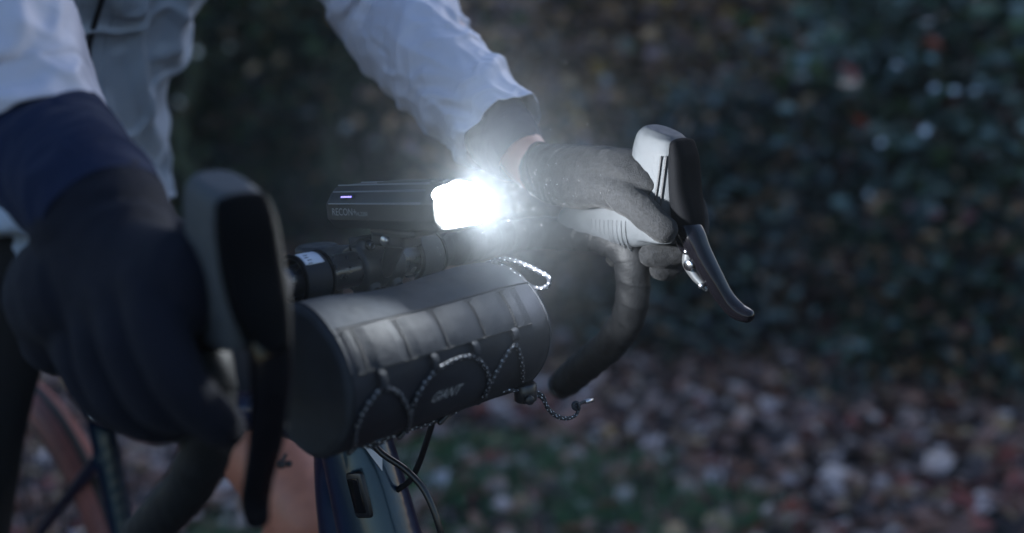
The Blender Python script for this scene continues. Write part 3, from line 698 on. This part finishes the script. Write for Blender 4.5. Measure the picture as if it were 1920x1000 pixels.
# ================================================================== HANDLEBAR BAG
bag = thing('handlebar_bag', 'dark roll-shaped bag hanging in front of the bars, bungee cord zigzagging over it', 'bag', (0.02, .08, -.12))
BA = Vector((0, .08, -.060)); BR_ = .0585; XL, XR = .136, -.088
def bag_r(x, a):
    "radius at x and angle a (a = 0 forward, 90 deg up)"
    r = BR_
    r *= 1 + .02 * math.cos(4 * a - .3)
    r -= .0025 * max(0, math.sin(a)) ** 3 * (1 + math.sin(x * 40))
    r += .0007 * nz((x * .6, math.cos(a) * .05, math.sin(a) * .05), 60, 2) + .0003 * nz((x, math.cos(a) * .06, math.sin(a) * .06), 120, 5) * (1.2 if math.sin(a) > .3 else .4)
    if x < XR + .02: r *= 1 - .04 * ((XR + .02 - x) / .02)
    return r
def bpt(x, a, off=0):
    r = bag_r(x, a) + off
    return BA + Vector((x, math.cos(a) * r, math.sin(a) * r))
def bag_body():
    nx, na = 150, 160; V = []; rows = []
    prof = []
    e = .014
    for q in range(10): a = math.pi / 2 * q / 9; prof.append((XR + e - e * math.cos(a) * 1.0, -e + e * math.sin(a)))
    prof = [(XR + .0 + (e - e * math.cos(math.pi / 2 * q / 9)), -(e - e * math.sin(math.pi / 2 * q / 9))) for q in range(10)]
    prof += [(x, 0) for x in np.linspace(XR + e, XL - .008, nx)[1:-1]]
    e2 = .008
    prof += [(XL - e2 + e2 * math.sin(math.pi / 2 * q / 9), -(e2 - e2 * math.cos(math.pi / 2 * q / 9))) for q in range(10)]
    for sgn, X0 in ((0, XR), (1, XL)): pass
    rings = [[(XR - .006 * (1 - (i / 8) ** 2), None, i / 8 * (BR_ - e)) for i in range(1, 9)]]
    for i in range(0, 8):   # right end disc, slightly domed
        rr = (i + .02) / 8 * (BR_ - e); prof_x = XR - .007 * (1 - (i / 8) ** 2)
        V += [BA + Vector((prof_x, math.cos(2 * math.pi * j / na) * rr, math.sin(2 * math.pi * j / na) * rr)) for j in range(na)]
    for x, off in prof: V += [bpt(x, 2 * math.pi * j / na, off) for j in range(na)]
    for i in range(7, -1, -1):
        rr = (i + .02) / 8 * (BR_ - e2); prof_x = XL + .005 * (1 - (i / 8) ** 2)
        V += [BA + Vector((prof_x, math.cos(2 * math.pi * j / na) * rr, math.sin(2 * math.pi * j / na) * rr)) for j in range(na)]
    n = len(V) // na
    Fc = [(i * na + j, i * na + (j + 1) % na, (i + 1) * na + (j + 1) % na, (i + 1) * na + j) for i in range(n - 1) for j in range(na)]
    Fc += [tuple(range(na)), tuple(range((n - 1) * na, n * na))]
    return mesh(V, Fc)
bb = link('bag_body', bag_body(), M['bag'], bag)
def bag_ang(px, py, off=0.001):
    "where the line of sight to a photo point meets the bag: (x, angle)"
    o = BM @ (CAM - O) - BA; d = BM @ ray(px, py); r = BR_ + off
    a = d.y ** 2 + d.z ** 2; b = 2 * (o.y * d.y + o.z * d.z); c = o.y ** 2 + o.z ** 2 - r * r
    D = b * b - 4 * a * c
    t = (-b - math.sqrt(max(D, 0))) / (2 * a)
    p = o + d * t; return p.x, math.atan2(p.z, p.y)
# end seams (piping)
for x_ in (XL - .006, XR + .012):
    link('end_piping', tube([bpt(x_, 2 * math.pi * j / 60, .0006 - (.001 if x_ > 0 else .0008)) for j in range(61)], .0012, n=240, k=8), M['webbing'], bag)
# raised front panel with daisy-chain webbing
def patch(x0, x1, a0, a1, th, nx=60, na=20, lift=0.0012, edge=.0015, wav=None):
    V = []; Fc = []
    for side in (0, 1):
        for i in range(nx + 1):
            for j in range(na + 1):
                x = x0 + (x1 - x0) * i / nx; a = a0 + (a1 - a0) * j / na
                o = lift + (wav(i / nx, j / na) if wav else 0)
                if side == 1: o = -.001
                V.append(bpt(x, a, o))
    n1 = (nx + 1) * (na + 1)
    for i in range(nx):
        for j in range(na):
            q = i * (na + 1) + j; Fc.append((q, q + 1, q + na + 2, q + na + 1)); Fc.append((n1 + q, n1 + q + na + 1, n1 + q + na + 2, n1 + q + 1))
    for i in range(nx):
        for j in (0, na):
            q = i * (na + 1) + j; Fc.append((q, q + na + 1, n1 + q + na + 1, n1 + q))
    for j in range(na):
        for i in (0, nx):
            q = i * (na + 1) + j; Fc.append((q, q + 1, n1 + q + 1, n1 + q))
    return mesh(V, Fc, 50)
x0, aT0 = bag_ang(636, 622); x1, aT1 = bag_ang(962, 537); _, aB0 = bag_ang(642, 712); _, aB1 = bag_ang(975, 612)
aT = (aT0 + aT1) / 2; aB = (aB0 + aB1) / 2
print('panel', x0, x1, math.degrees(aT0), math.degrees(aT1), math.degrees(aB0), math.degrees(aB1))
link('flap_seam', join([tube([bpt(x, aT + .045, .0008) for x in np.linspace(XL - .01, XR + .014, 50)], .0011, n=100, k=8)]), M['webbing'], bag)
link('front_panel', patch(XL - .006, XR + .014, aT + .03, -1.9, 0, 90, 50, .0008), M['bag_panel'], bag)
tacks = [bag_ang(px, py)[0] for px, py in ((676, 655), (755, 630), (826, 612), (893, 592), (952, 575))]
def wv(u, v):
    x = x0 + (x1 - x0) * u; d = min(abs(x - t) for t in tacks + [x0, x1])
    return .0020 * min(1, d / .010)
wb_ = link('daisy_chain_webbing', patch(x0, x1, aT - .02, aB, 0, 140, 14, .0015, wav=wv), M['webbing'], bag)
link('webbing_border', join([tube([bpt(x, a, .0021) for x in np.linspace(x0, x1, 30)], .0007, n=60, k=6) for a in (aT - .02, aB)]), M['stitch'], wb_)
for t in tacks:
    z_ = []
    for i in range(26):
        a = aT - .04 + (aB - aT + .03) * i / 25
        z_.append(bpt(t + (.0011 if i % 2 else -.0011), a, .0026))
    link('bar_tack', tube(z_, .00045, n=104, k=6), M['white_label'] if False else M['stitch'], wb_)
put = [(713, 716), (810, 680), (886, 652), (960, 622)]
loops = []
for px, py in put:
    x_, a_ = bag_ang(px, py)
    lp_ = link('cord_loop', tube([bpt(x_, aB + .0, .002), bpt(x_, (a_ + aB) / 2, .0045), bpt(x_, a_ - .09, .0048), bpt(x_, a_ - .12, .0025), bpt(x_, a_ - .05, .0012)], [(.0032, .0007)] * 5, n=20, k=10, side=(1, 0, 0)), M['webbing'], bag)
def oncord(P, off=.0028): 
    out = []
    for p in P:
        x_, a_ = bag_ang(*p); out.append(bpt(x_, a_, off))
    return out
CR = .0017
c1 = oncord([(664, 836), (668, 800), (683, 762), (700, 738), (716, 727), (740, 733), (758, 755), (768, 782), (762, 806)])
c2 = oncord([(764, 808), (771, 770), (779, 742), (796, 712), (816, 692), (848, 674), (882, 668), (902, 682), (914, 704), (914, 728), (906, 744)])
c3 = oncord([(908, 744), (916, 722), (930, 694), (946, 664), (961, 646), (972, 664), (978, 690)])
lockp = at(985, 735, y=.118)
c3 = c3 + [at(980, 715, y=.125)]
low = [at(668, 836, y=.088), at(700, 836, y=.090), at(730, 822, y=.09), at(756, 808, y=.09), at(790, 800, y=.09), at(835, 782, y=.09), at(872, 762, y=.095), at(902, 744, y=.1), at(925, 736, y=.11), at(955, 732, y=.117), at(972, 733, y=.118)]
low2 = [at(706, 834, y=.092), at(738, 815, y=.092), at(762, 790, y=.1), at(768, 765, y=.11)]
for P in (c1, c2, c3, low, low2):
    link('bungee_cord', tube([tuple(p) for p in P], CR, n=len(P) * 12, k=12), M['cord'], bag)
for px, py in ((757, 810), (833, 783), (904, 746), (664, 838)):
    p = at(px, py, y=.092 if px < 900 else .1)
    link('cord_anchor', tube([p + Vector((.005, 0, -.003)), p, p + Vector((-.006, 0, .0025))], [.0024, .0028, .0022], n=8, k=12), M['knot'], bag)
lk = link('cord_lock', join([cyl(lockp + Vector((0, 0, -.0085)), lockp + Vector((0, 0, .0085)), .0100, 32, .0016), cyl(lockp + Vector((.004, .006, -.004)), lockp + Vector((.007, .0125, -.004)), .0042, 24, .0008)]), M['black_plastic'], bag)
link('lock_hole', cyl(lockp + Vector((0, .0, .0083)), lockp + Vector((0, .0, .0090)), .0022, 18), M['stitch'], lk)
for off in (0, 1):
    P = [at(1004, 734 + off * 4, y=.118), at(1018, 742 + off * 8, y=.12), at(1026, 762 + off * 4, y=.12), at(1044, 779 + off * 3, y=.12), at(1066, 784 + off, y=.12), at(1080, 778, y=.12), at(1086, 766, y=.12)]
    link('cord_tail', tube([tuple(p) for p in P], CR * .9, n=60, k=12), M['cord'], bag)
kp = at(1080, 761, y=.12)
link('cord_knot', join([torus(kp, (.3, 1, .2), .0030, .0018, 30, 12), torus(kp + Vector((-.001, 0, -.001)), (1, .4, .2), .0028, .0017, 30, 12), tube([kp, at(1092, 755, y=.12), at(1104, 752, y=.12)], [.0017, .0015, .0016], n=12, k=10)]), M['cord'], bag)
link('cord_tip', cyl(at(1097, 754, y=.12), at(1111, 750, y=.12), .0021, 16, .0004), M['steel'], bag)
# right end zip pull loop
zp = [at(912, 497, x=-.068), at(930, 488, x=-.070), at(955, 487, x=-.074), at(985, 497, x=-.08), at(1012, 510, x=-.085), at(1030, 522, x=-.088), at(1026, 537, x=-.088), at(1005, 541, x=-.084), at(985, 530, x=-.078), at(965, 512, x=-.073), at(935, 498, x=-.070)]
link('pull_loop', tube([tuple(p) for p in zp], .0021, n=110, k=12), M['cord'], bag)
link('pull_knot', join([ball(at(917, 497, x=-.067), .0045, (1.2, 1, .9), 3), ball(at(929, 494, x=-.068), .0036, (1, 1, 1), 3)]), M['knot'], bag)
e0 = at(528, 871, y=.085)
link('cord_stub', join([ball(e0, .0032), ball(e0 + Vector((-.006, 0, -.0015)), .0026), tube([e0, e0 + Vector((-.004, 0, .006))], .0014, n=4, k=8)]), M['knot'], bag)
# straps round the bar
for x_ in (.070, -.055):
    st = link('bar_strap', tube([Vector((x_, math.cos(t) * .0190, math.sin(t) * .0190)) for t in np.linspace(R(-70), R(250), 40)], [(.0145, .0022)] * 40, n=80, k=12, side=(1, 0, 0), sq=4), M['webbing'], bag)
    link('strap_edge', join([tube([Vector((x_ + dx, math.cos(t) * .0208, math.sin(t) * .0208)) for t in np.linspace(R(-70), R(215), 36)], .0016, n=60, k=8) for dx in (-.0135, .0135)]), M['hood_dark'], st)
    if x_ > 0:
        link('strap_scale', tube([Vector((x_ + .001, math.cos(t) * .0214, math.sin(t) * .0214)) for t in np.linspace(R(42), R(90), 12)], [(.0095, .0004)] * 12, n=20, k=8, side=(1, 0, 0), sq=4), M['white_label'], st)
        tk = []
        for i in range(4): t = R(44 + 9 * i); tk.append(box((x_ + .0055 - .001 * (i % 2), math.cos(t) * .0219, math.sin(t) * .0219), (.004, .0006, .0006), 0))
        link('scale_tick', join(tk), M['stitch'], st)
    link('strap_tail', tube([Vector((x_, .01, -.016)), Vector((x_, .022, -.021)), Vector((x_, .035, -.022))], [(.0105, .0016)] * 3, n=12, k=10, side=(1, 0, 0), sq=4), M['webbing'], bag)
lx0, la0 = bag_ang(806, 757); lx1, la1 = bag_ang(862, 729)
def logo(u, v):  # u metres to the right in view (towards -x), v up
    return bpt(lx0 - u, (la0 + (la1 - la0) * u / abs(lx1 - lx0) * .0) + v / BR_, .0016)
put_text('printed_logo', 'GIANT', .0138, None, None, None, M['print'], bag, bold=0, shear=.45, fn=lambda u, v: logo(u * abs(lx1 - lx0) / .0415, v))

# ================================================================== RIDER
rider = thing('person', 'rider in a pale grey windbreaker and dark gloves gripping both brake hoods', 'person', (0, -.6, GZ))
WF = Vector((-.200, .012, .068)); WN = at(190, 400, x=.252)
EF = Vector((-.245, -.225, .252)); EN = Vector((.285, -.165, .245))
SF = Vector((-.19, -.40, .49)); SN = Vector((.19, -.40, .49))
# --- bare body (hidden under the clothes except wrist and knee)
def body():
    ms = []
    for S_, E_, W_ in ((SF, EF, WF), (SN, EN, WN)):
        ms.append(tube([S_, (S_ + E_) / 2, E_], [.05, .044, .038], n=14, k=20))
        ms.append(tube([E_, E_.lerp(W_, .4), W_.lerp(E_, .12), W_, W_ + (W_ - E_).normalized() * .006], [.038, .037, .0262, .0248, .0225], n=16, k=20))
        ms.append(ball(S_, .062))
    ms.append(tube([(0, -.74, -.02), (0, -.68, .12), (0, -.56, .30), (0, -.46, .46), (0, -.42, .53)], [(.12, .08), (.105, .075), (.12, .085), (.14, .075), (.06, .055)], n=24, k=28, side=(1, 0, 0)))
    ms.append(tube([(0, -.42, .52), (0, -.37, .61)], [.056, .055], n=6, k=20))
    ms.append(ball((0, -.335, .70), .1, (.78, .95, 1.12), 3)); ms.append(ball((0, -.27, .645), .045, (1, .9, .9), 3))
    ms.append(tube([(0, -.235, .72), (0, -.222, .685)], [.009, .014], n=4, k=10))
    for s in (-1, 1): ms.append(ball((s * .078, -.34, .69), .026, (.4, .7, 1.1), 2))
    # far leg: knee raised on the pedal; near leg: standing on the ground
    ms.append(tube([(-.09, -.74, -.05), (-.11, -.55, -.20), (-.12, -.36, -.345), (-.12, -.335, -.375)], [.085, .078, .058, .054], n=18, k=24))
    ms.append(tube([(-.12, -.335, -.375), (-.12, -.40, -.50), (-.12, -.50, -.68), (-.12, -.53, -.80)], [.054, .052, .043, .032], n=18, k=24))
    ms.append(tube([(.10, -.74, -.05), (.17, -.725, -.25), (.21, -.70, -.47), (.21, -.70, -.62), (.21, -.71, GZ + .06)], [.088, .078, .054, .052, .032], n=24, k=24))
    ms.append(tube([(.21, -.73, GZ + .045), (.215, -.60, GZ + .035)], [.036, .032], n=6, k=16))
    ms.append(tube([(-.12, -.55, -.83), (-.12, -.44, -.845)], [.034, .03], n=6, k=16))
    return remesh(ms, .006, 6)
link('body', body(), M['skin'], rider)
# --- jacket
def ridge(x): return (0.5 + 0.5 * math.cos(x)) ** 3.5
def sleeve_fn(seed, amp, n_f, tw):
    def f(l, u, a, ra):
        wob = noise.noise(Vector((l * 9 + seed, math.cos(a) * 1.1, math.sin(a) * 1.1)))
        wob2 = noise.noise(Vector((l * 22 + seed, math.cos(a) * 1.8 + 4, math.sin(a) * 1.8)))
        m = .5 + .5 * noise.noise(Vector((l * 7 - seed, math.cos(a) + 7, math.sin(a))))
        d = amp * ridge(l * n_f + tw * math.sin(a + .6) + 5.0 * wob) * max(0, m) * 1.5
        d += amp * .55 * ridge(l * n_f * 1.9 - tw * 1.3 * math.cos(a + 1.1) + 7 * wob2) * max(0, 1 - m)
        d += amp * 1.3 * (wob + .3 * wob2)
        d += amp * .8 * (1 - abs(noise.noise(Vector((l * 26 + a * .8, math.cos(a) * 2.2 + seed, math.sin(a) * 2.2)))) * 4)* .25
        return d
    return f
def open_tube(P, r, th=.0012, **kw):
    "cloth tube with an inner face so that cuffs and hems show thickness"
    me = tube(P, r, caps=None, **kw)
    o = bpy.data.objects.new('t', me); COL.objects.link(o); m = o.modifiers.new('s', 'SOLIDIFY'); m.thickness = th; m.offset = -1
    dg = bpy.context.evaluated_depsgraph_get(); r_ = bpy.data.meshes.new_from_object(o.evaluated_get(dg), depsgraph=dg); bpy.data.objects.remove(o); return smooth(r_)
jk = []
cufF = at(943, 258, x=-.200); 
FS = [SF + Vector((.02, 0, .03)), SF.lerp(EF, .5), EF + Vector((0, -.015, -.012)), at(790, 105, x=-.212), at(890, 205, x=-.203), at(937, 250, x=-.200)]
jk.append(open_tube([tuple(p) for p in FS], [.085, .072, .068, .058, .048, .042], n=300, k=150, fn=sleeve_fn(3.1, .0064, 95, 1.6), side=(1, 0, 0)))
NS = [SN + Vector((-.02, 0, .03)), SN.lerp(EN, .5), EN + Vector((0, 0, -.01)), at(-40, 60, x=.270), at(25, 190, x=.262), at(66, 268, x=.258)]
jk.append(open_tube([tuple(p) for p in NS], [.085, .074, .068, .062, .058, .0545], n=260, k=150, fn=sleeve_fn(8.4, .0064, 80, 1.5), side=(1, 0, 0)))
def torso_fn(l, u, a, ra):
    wob = noise.noise(Vector((l * 4 + 1, math.cos(a) * 1.3, math.sin(a) * 1.3)))
    wob2 = noise.noise(Vector((l * 12 + 9, math.cos(a) * 2.5, math.sin(a) * 2.5)))
    d = .014 * wob + .009 * wob2 + .010 * ridge(a * 5 + l * 16 + 7 * wob) + .007 * ridge(l * 55 + 8 * wob2 - a * 4)
    d -= .016 * math.exp(-((l - .055) / .014) ** 2)      # elastic hem draws the cloth in
    d += .012 * math.exp(-((l - .095) / .03) ** 2)
    return d
jt = open_tube([(-.004, -.735, -.035), (-.004, -.715, .04), (-.004, -.655, .15), (-.004, -.60, .27), (0, -.50, .42), (0, -.45, .52), (0, -.43, .58)], [(.135, .118), (.14, .125), (.132, .125), (.142, .13), (.19, .12), (.14, .09), (.07, .065)],
               n=300, k=220, side=(1, 0, 0), fn=torso_fn, th=.0015)
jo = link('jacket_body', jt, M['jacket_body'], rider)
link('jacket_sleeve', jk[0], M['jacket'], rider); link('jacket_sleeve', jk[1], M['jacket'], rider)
# zip: follows the front of the jacket
from mathutils.bvhtree import BVHTree
bt = BVHTree.FromPolygons([v.co + ROOTS[rider.name] for v in jt.vertices], [tuple(p.vertices) for p in jt.polygons])
zz = []
for i, z in enumerate(np.linspace(-.02, .50, 60)):
    h = bt.ray_cast(Vector((.020, 0.5, z)), Vector((0, -1, 0)))
    if h[0] is not None: zz.append(h[0] + Vector((0, .003, 0)))
zz = zz[::3]
zo = link('zip', tube([tuple(p) for p in zz], [(.0034, .0022)] * len(zz), n=200, k=10, side=(1, 0, 0)), M['zip'], rider)
for dx in (.020, -.020):
    s_ = []
    for z in np.linspace(-.02, .50, 60)[::3]:
        h = bt.ray_cast(Vector((.020 + dx, 0.5, z)), Vector((0, -1, 0)))
        if h[0] is not None: s_.append(h[0] + Vector((0, .0004, 0)))
    link('zip_placket_seam', tube([tuple(p) for p in s_], .0011, n=160, k=8), M['jacket_body'], rider)
# --- dark undersleeves
def cloth_small(seed, amp):
    def f(l, u, a, ra):
        wob = noise.noise(Vector((l * 14 + seed, math.cos(a), math.sin(a))))
        return amp * (ridge(l * 150 + 2.0 * math.sin(a) + 5 * wob) * .7 + wob)
    return f
link('undersleeve', open_tube([(-.212, -.09, .145), (-.2045, -.036, .100), (-.2005, -.014, .083), (-.1995, -.003, .0765)], [.034, .0385, .034, .0278], n=60, k=80, fn=cloth_small(2, .0012)), M['sleeve_dark'], rider)
link('undersleeve', open_tube([tuple(at(20, 180, x=.262)), tuple(at(76, 268, x=.257)), tuple(at(150, 345, x=.254)), tuple(at(200, 408, x=.252))], [.048, .049, .047, .0425], n=90, k=90, fn=cloth_small(5, .0034)), M['sleeve_dark'], rider)
link('shorts', remesh([tube([(0, -.76, -.03), (0, -.73, .06)], [(.155, .12), (.14, .11)], n=8, k=28, side=(1, 0, 0)),
                       tube([(-.085, -.75, -.05), (-.108, -.56, -.20), (-.117, -.46, -.27)], [.105, .096, .084], n=12, k=24),
                       tube([(.085, -.75, -.03), (.165, -.735, -.22), (.215, -.715, -.42)], [.115, .105, .090], n=12, k=24),
                       tube([(.215, -.715, -.42), (.215, -.70, -.60), (.21, -.71, GZ + .12)], [.07, .066, .045], n=12, k=24)], .006, 5), M['shorts'], rider)
for c in ((.213, -.66), (-.12, -.49)):
    z0 = GZ if c[0] > 0 else -.87
    link('shoe', remesh([tube([(c[0], c[1] - .085, z0 + .045), (c[0], c[1] - .02, z0 + .05), (c[0], c[1] + .08, z0 + .035), (c[0], c[1] + .15, z0 + .03)], [(.036, .04), (.04, .045), (.046, .03), (.035, .022)], n=14, k=20, side=(1, 0, 0)), tube([(c[0], c[1] - .07, z0 + .05), (c[0], c[1] - .075, z0 + .1)], .042, n=4, k=16)], .004, 4), M['black_plastic'], rider)
link('helmet', remesh([ball((0, -.345, .755), .115, (.88, 1.15, .72), 3)], .006, 3), M['black_plastic'], rider)
# --- gloves
def chain(pts, rads, n=24): return tube([tuple(p) for p in pts], rads, n=n, k=20)
def glove_far():
    s = -1
    ms = []
    # cuff and back of the hand
    ms.append(tube([(-.1985, .028, .0665), (-.203, .050, .0655), (-.212, .085, .066), (-.222, .122, .063), (-.228, .142, .055)], [(.0275, .0262), (.0285, .0245), (.034, .0235), (.037, .021), (.034, .017)], n=26, k=28, side=(1, 0, 0)))
    ms.append(tube([(-.195, .030, .054), (-.192, .070, .050), (-.190, .110, .050)], [.017, .0195, .0165], n=14, k=20))   # thenar
    # thumb over the inner side of the hood
    ms.append(chain([(-.193, .090, .054), (-.1905, .122, .0475), (-.1895, .146, .0375), (-.190, .166, .0245), (-.192, .1765, .0165)], [.0190, .0165, .0150, .0140, .0128]))
    # four fingers, outer side, curling under the hood
    ms.append(chain([(-.240, .142, .060), (-.254, .160, .036), (-.256, .167, .010), (-.244, .164, -.010), (-.226, .150, -.015), (-.2165, .1415, -.0135)], [.0145, .0135, .0125, .0118, .0115, .0112]))
    ms.append(chain([(-.250, .122, .056), (-.266, .138, .030), (-.268, .146, .002), (-.256, .150, -.022), (-.238, .147, -.030), (-.229, .1435, -.0285)], [.0145, .0135, .0125, .0115, .0112, .0105]))
    ms.append(chain([(-.252, .100, .052), (-.268, .112, .026), (-.270, .116, -.002), (-.260, .116, -.026), (-.248, .108, -.034)], [.0142, .013, .012, .0112, .0105]))
    ms.append(chain([(-.248, .078, .048), (-.262, .084, .022), (-.264, .086, -.002), (-.254, .084, -.022), (-.244, .078, -.026)], [.013, .0118, .011, .0102, .0098]))
    def disp(p):
        d = .0012 * nz(p, 55, 1) + .0006 * nz(p, 160, 4) - .0009 * ridge(p.y * 210 + p.z * 120 + 5 * nz(p, 30, 6)) * max(0, nz(p, 28, 8) + .15)
        d -= .0013 * math.exp(-((p.y - .118 + (p.z - .05) * .4) / .0035) ** 2) * (1 if p.z < .055 else .2)
        for y0 in (.036, .043, .052): d += .0010 * math.exp(-((p.y - y0 - .15 * (p.z - .06) + .003 * nz(p, 60, 3)) / .0025) ** 2)
        return d
    return remesh(ms, .0017, 5, disp=disp)
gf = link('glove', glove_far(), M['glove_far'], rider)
# seam lines on the far glove and its cuff edge
link('cuff_edge', torus((-.1983, .0275, .0668), (-.09, 1, .22), .0268, .0016, 60, 10, flat=1.2), M['glove'], gf)
def glove_near():
    ms = []
    ms.append(tube([tuple(at(190, 402, x=.252)), (.2525, .040, .062), (.256, .066, .038), (.256, .098, .032), (.250, .130, .040)], [(.0455, .0465), (.044, .054), (.039, .058), (.034, .052), (.028, .036)], n=26, k=30, side=(1, 0, 0)))
    ms.append(tube([(.262, .030, .030), (.262, -.012, .018), (.262, -.03, -.012)], [.046, .042, .030], n=14, k=24))    # full heel of the padded glove
    ms.append(tube([(.245, .020, .05), (.250, .030, .0), (.250, .055, -.035)], [.040, .044, .036], n=14, k=24))
    # fingers down the outer side, curled under hood and bar
    ms.append(chain([(.262, .124, .044), (.270, .146, .016), (.266, .158, -.014), (.250, .156, -.040), (.238, .150, -.052)], [.020, .0175, .0160, .0150, .0138]))
    ms.append(chain([(.270, .102, .034), (.276, .120, .0), (.268, .128, -.030), (.248, .128, -.044), (.232, .122, -.047)], [.021, .0185, .0172, .016, .0145]))
    ms.append(chain([(.274, .076, .024), (.280, .086, -.012), (.272, .094, -.039), (.252, .095, -.054), (.236, .092, -.054)], [.021, .0185, .0172, .016, .0145]))
    ms.append(chain([(.274, .046, .016), (.280, .054, -.020), (.272, .062, -.042), (.254, .066, -.055), (.240, .066, -.054)], [.0205, .0175, .016, .015, .0138]))
    # thumb on the inner side
    ms.append(chain([(.225, .060, .056), (.200, .085, .050), (.188, .115, .042), (.188, .140, .028)], [.020, .0175, .0155, .013]))
    def disp(p): return .0012 * nz(p, 45, 1) + .0004 * nz(p, 200, 4)
    return remesh(ms, .0022, 7, disp=disp)
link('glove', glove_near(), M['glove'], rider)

# ================================================================== DAMP EVENING AIR, ADDED LAMP HALO
hz = bpy.data.materials.new('damp_air'); hz.use_nodes = True; hn = hz.node_tree.nodes; hn.remove(hn['Principled BSDF'])
pv = hn.new('ShaderNodeVolumePrincipled'); pv.inputs['Color'].default_value = (.80, .90, 1.0, 1); pv.inputs['Density'].default_value = 0.002; pv.inputs['Anisotropy'].default_value = 0.0
hz.node_tree.links.new(pv.outputs[0], hn['Material Output'].inputs['Volume'])
hb = box((0, 4, 3.3), (48, 60, 8.7)); ho = link('haze', hb, hz); tag(ho, 'damp evening haze in the air round the bicycle and the wood', 'haze', kind='stuff')
mi = bpy.data.materials.new('halo_puff'); mi.use_nodes = True; n = mi.node_tree.nodes; l = mi.node_tree.links; n.remove(n['Principled BSDF'])  # puff of vapour added round the lens to give the lamp its halo
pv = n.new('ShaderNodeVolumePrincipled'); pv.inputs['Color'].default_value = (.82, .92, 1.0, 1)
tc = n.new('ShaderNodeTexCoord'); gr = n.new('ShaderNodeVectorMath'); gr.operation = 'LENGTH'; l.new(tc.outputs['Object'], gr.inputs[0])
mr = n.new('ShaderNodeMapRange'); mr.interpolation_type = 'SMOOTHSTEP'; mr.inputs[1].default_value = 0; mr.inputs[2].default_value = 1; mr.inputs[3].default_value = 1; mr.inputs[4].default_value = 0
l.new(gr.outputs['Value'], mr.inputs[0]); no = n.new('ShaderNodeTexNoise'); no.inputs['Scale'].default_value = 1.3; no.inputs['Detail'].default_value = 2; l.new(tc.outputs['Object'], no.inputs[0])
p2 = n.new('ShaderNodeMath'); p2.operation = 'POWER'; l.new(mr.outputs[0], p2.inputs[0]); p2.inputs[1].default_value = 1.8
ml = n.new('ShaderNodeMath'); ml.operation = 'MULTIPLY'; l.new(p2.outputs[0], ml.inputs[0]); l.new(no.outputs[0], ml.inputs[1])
m2 = n.new('ShaderNodeMath'); m2.operation = 'MULTIPLY'; l.new(ml.outputs[0], m2.inputs[0]); m2.inputs[1].default_value = HALO_DENSITY
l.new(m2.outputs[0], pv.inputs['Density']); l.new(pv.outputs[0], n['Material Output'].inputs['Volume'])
mo = link('halo_mist', ball((0, 0, 0), 1.0), mi); mo.location = wpos((.01, .10, .070)); mo.scale = (.25, .25, .24)
tag(mo, 'added puff of vapour that gives the headlight its halo', 'halo_mist', kind='stuff')
dr = []
for i in range(170):
    r_ = abs(random.gauss(0, .07)) + .02; a = random.random() * 6.283; b = random.uniform(-.6, 1.0)
    p = Vector((math.cos(a) * r_ - .05, .125 + abs(math.sin(a)) * r_ * .6 - .02, .05 + b * r_ * .6))
    dr.append(ball(p, random.uniform(.00018, .00045), sub=1))
dm = join(dr); do = link('mist_droplets', dm, m_w); do.location = wpos((0, 0, 0)); do.rotation_euler.z = ROTZ
tag(do, 'tiny water droplets drifting in front of the headlight', 'droplets', kind='stuff')
print('tris', sum(len(o.data.polygons) for o in COL.objects if o.type == 'MESH'))
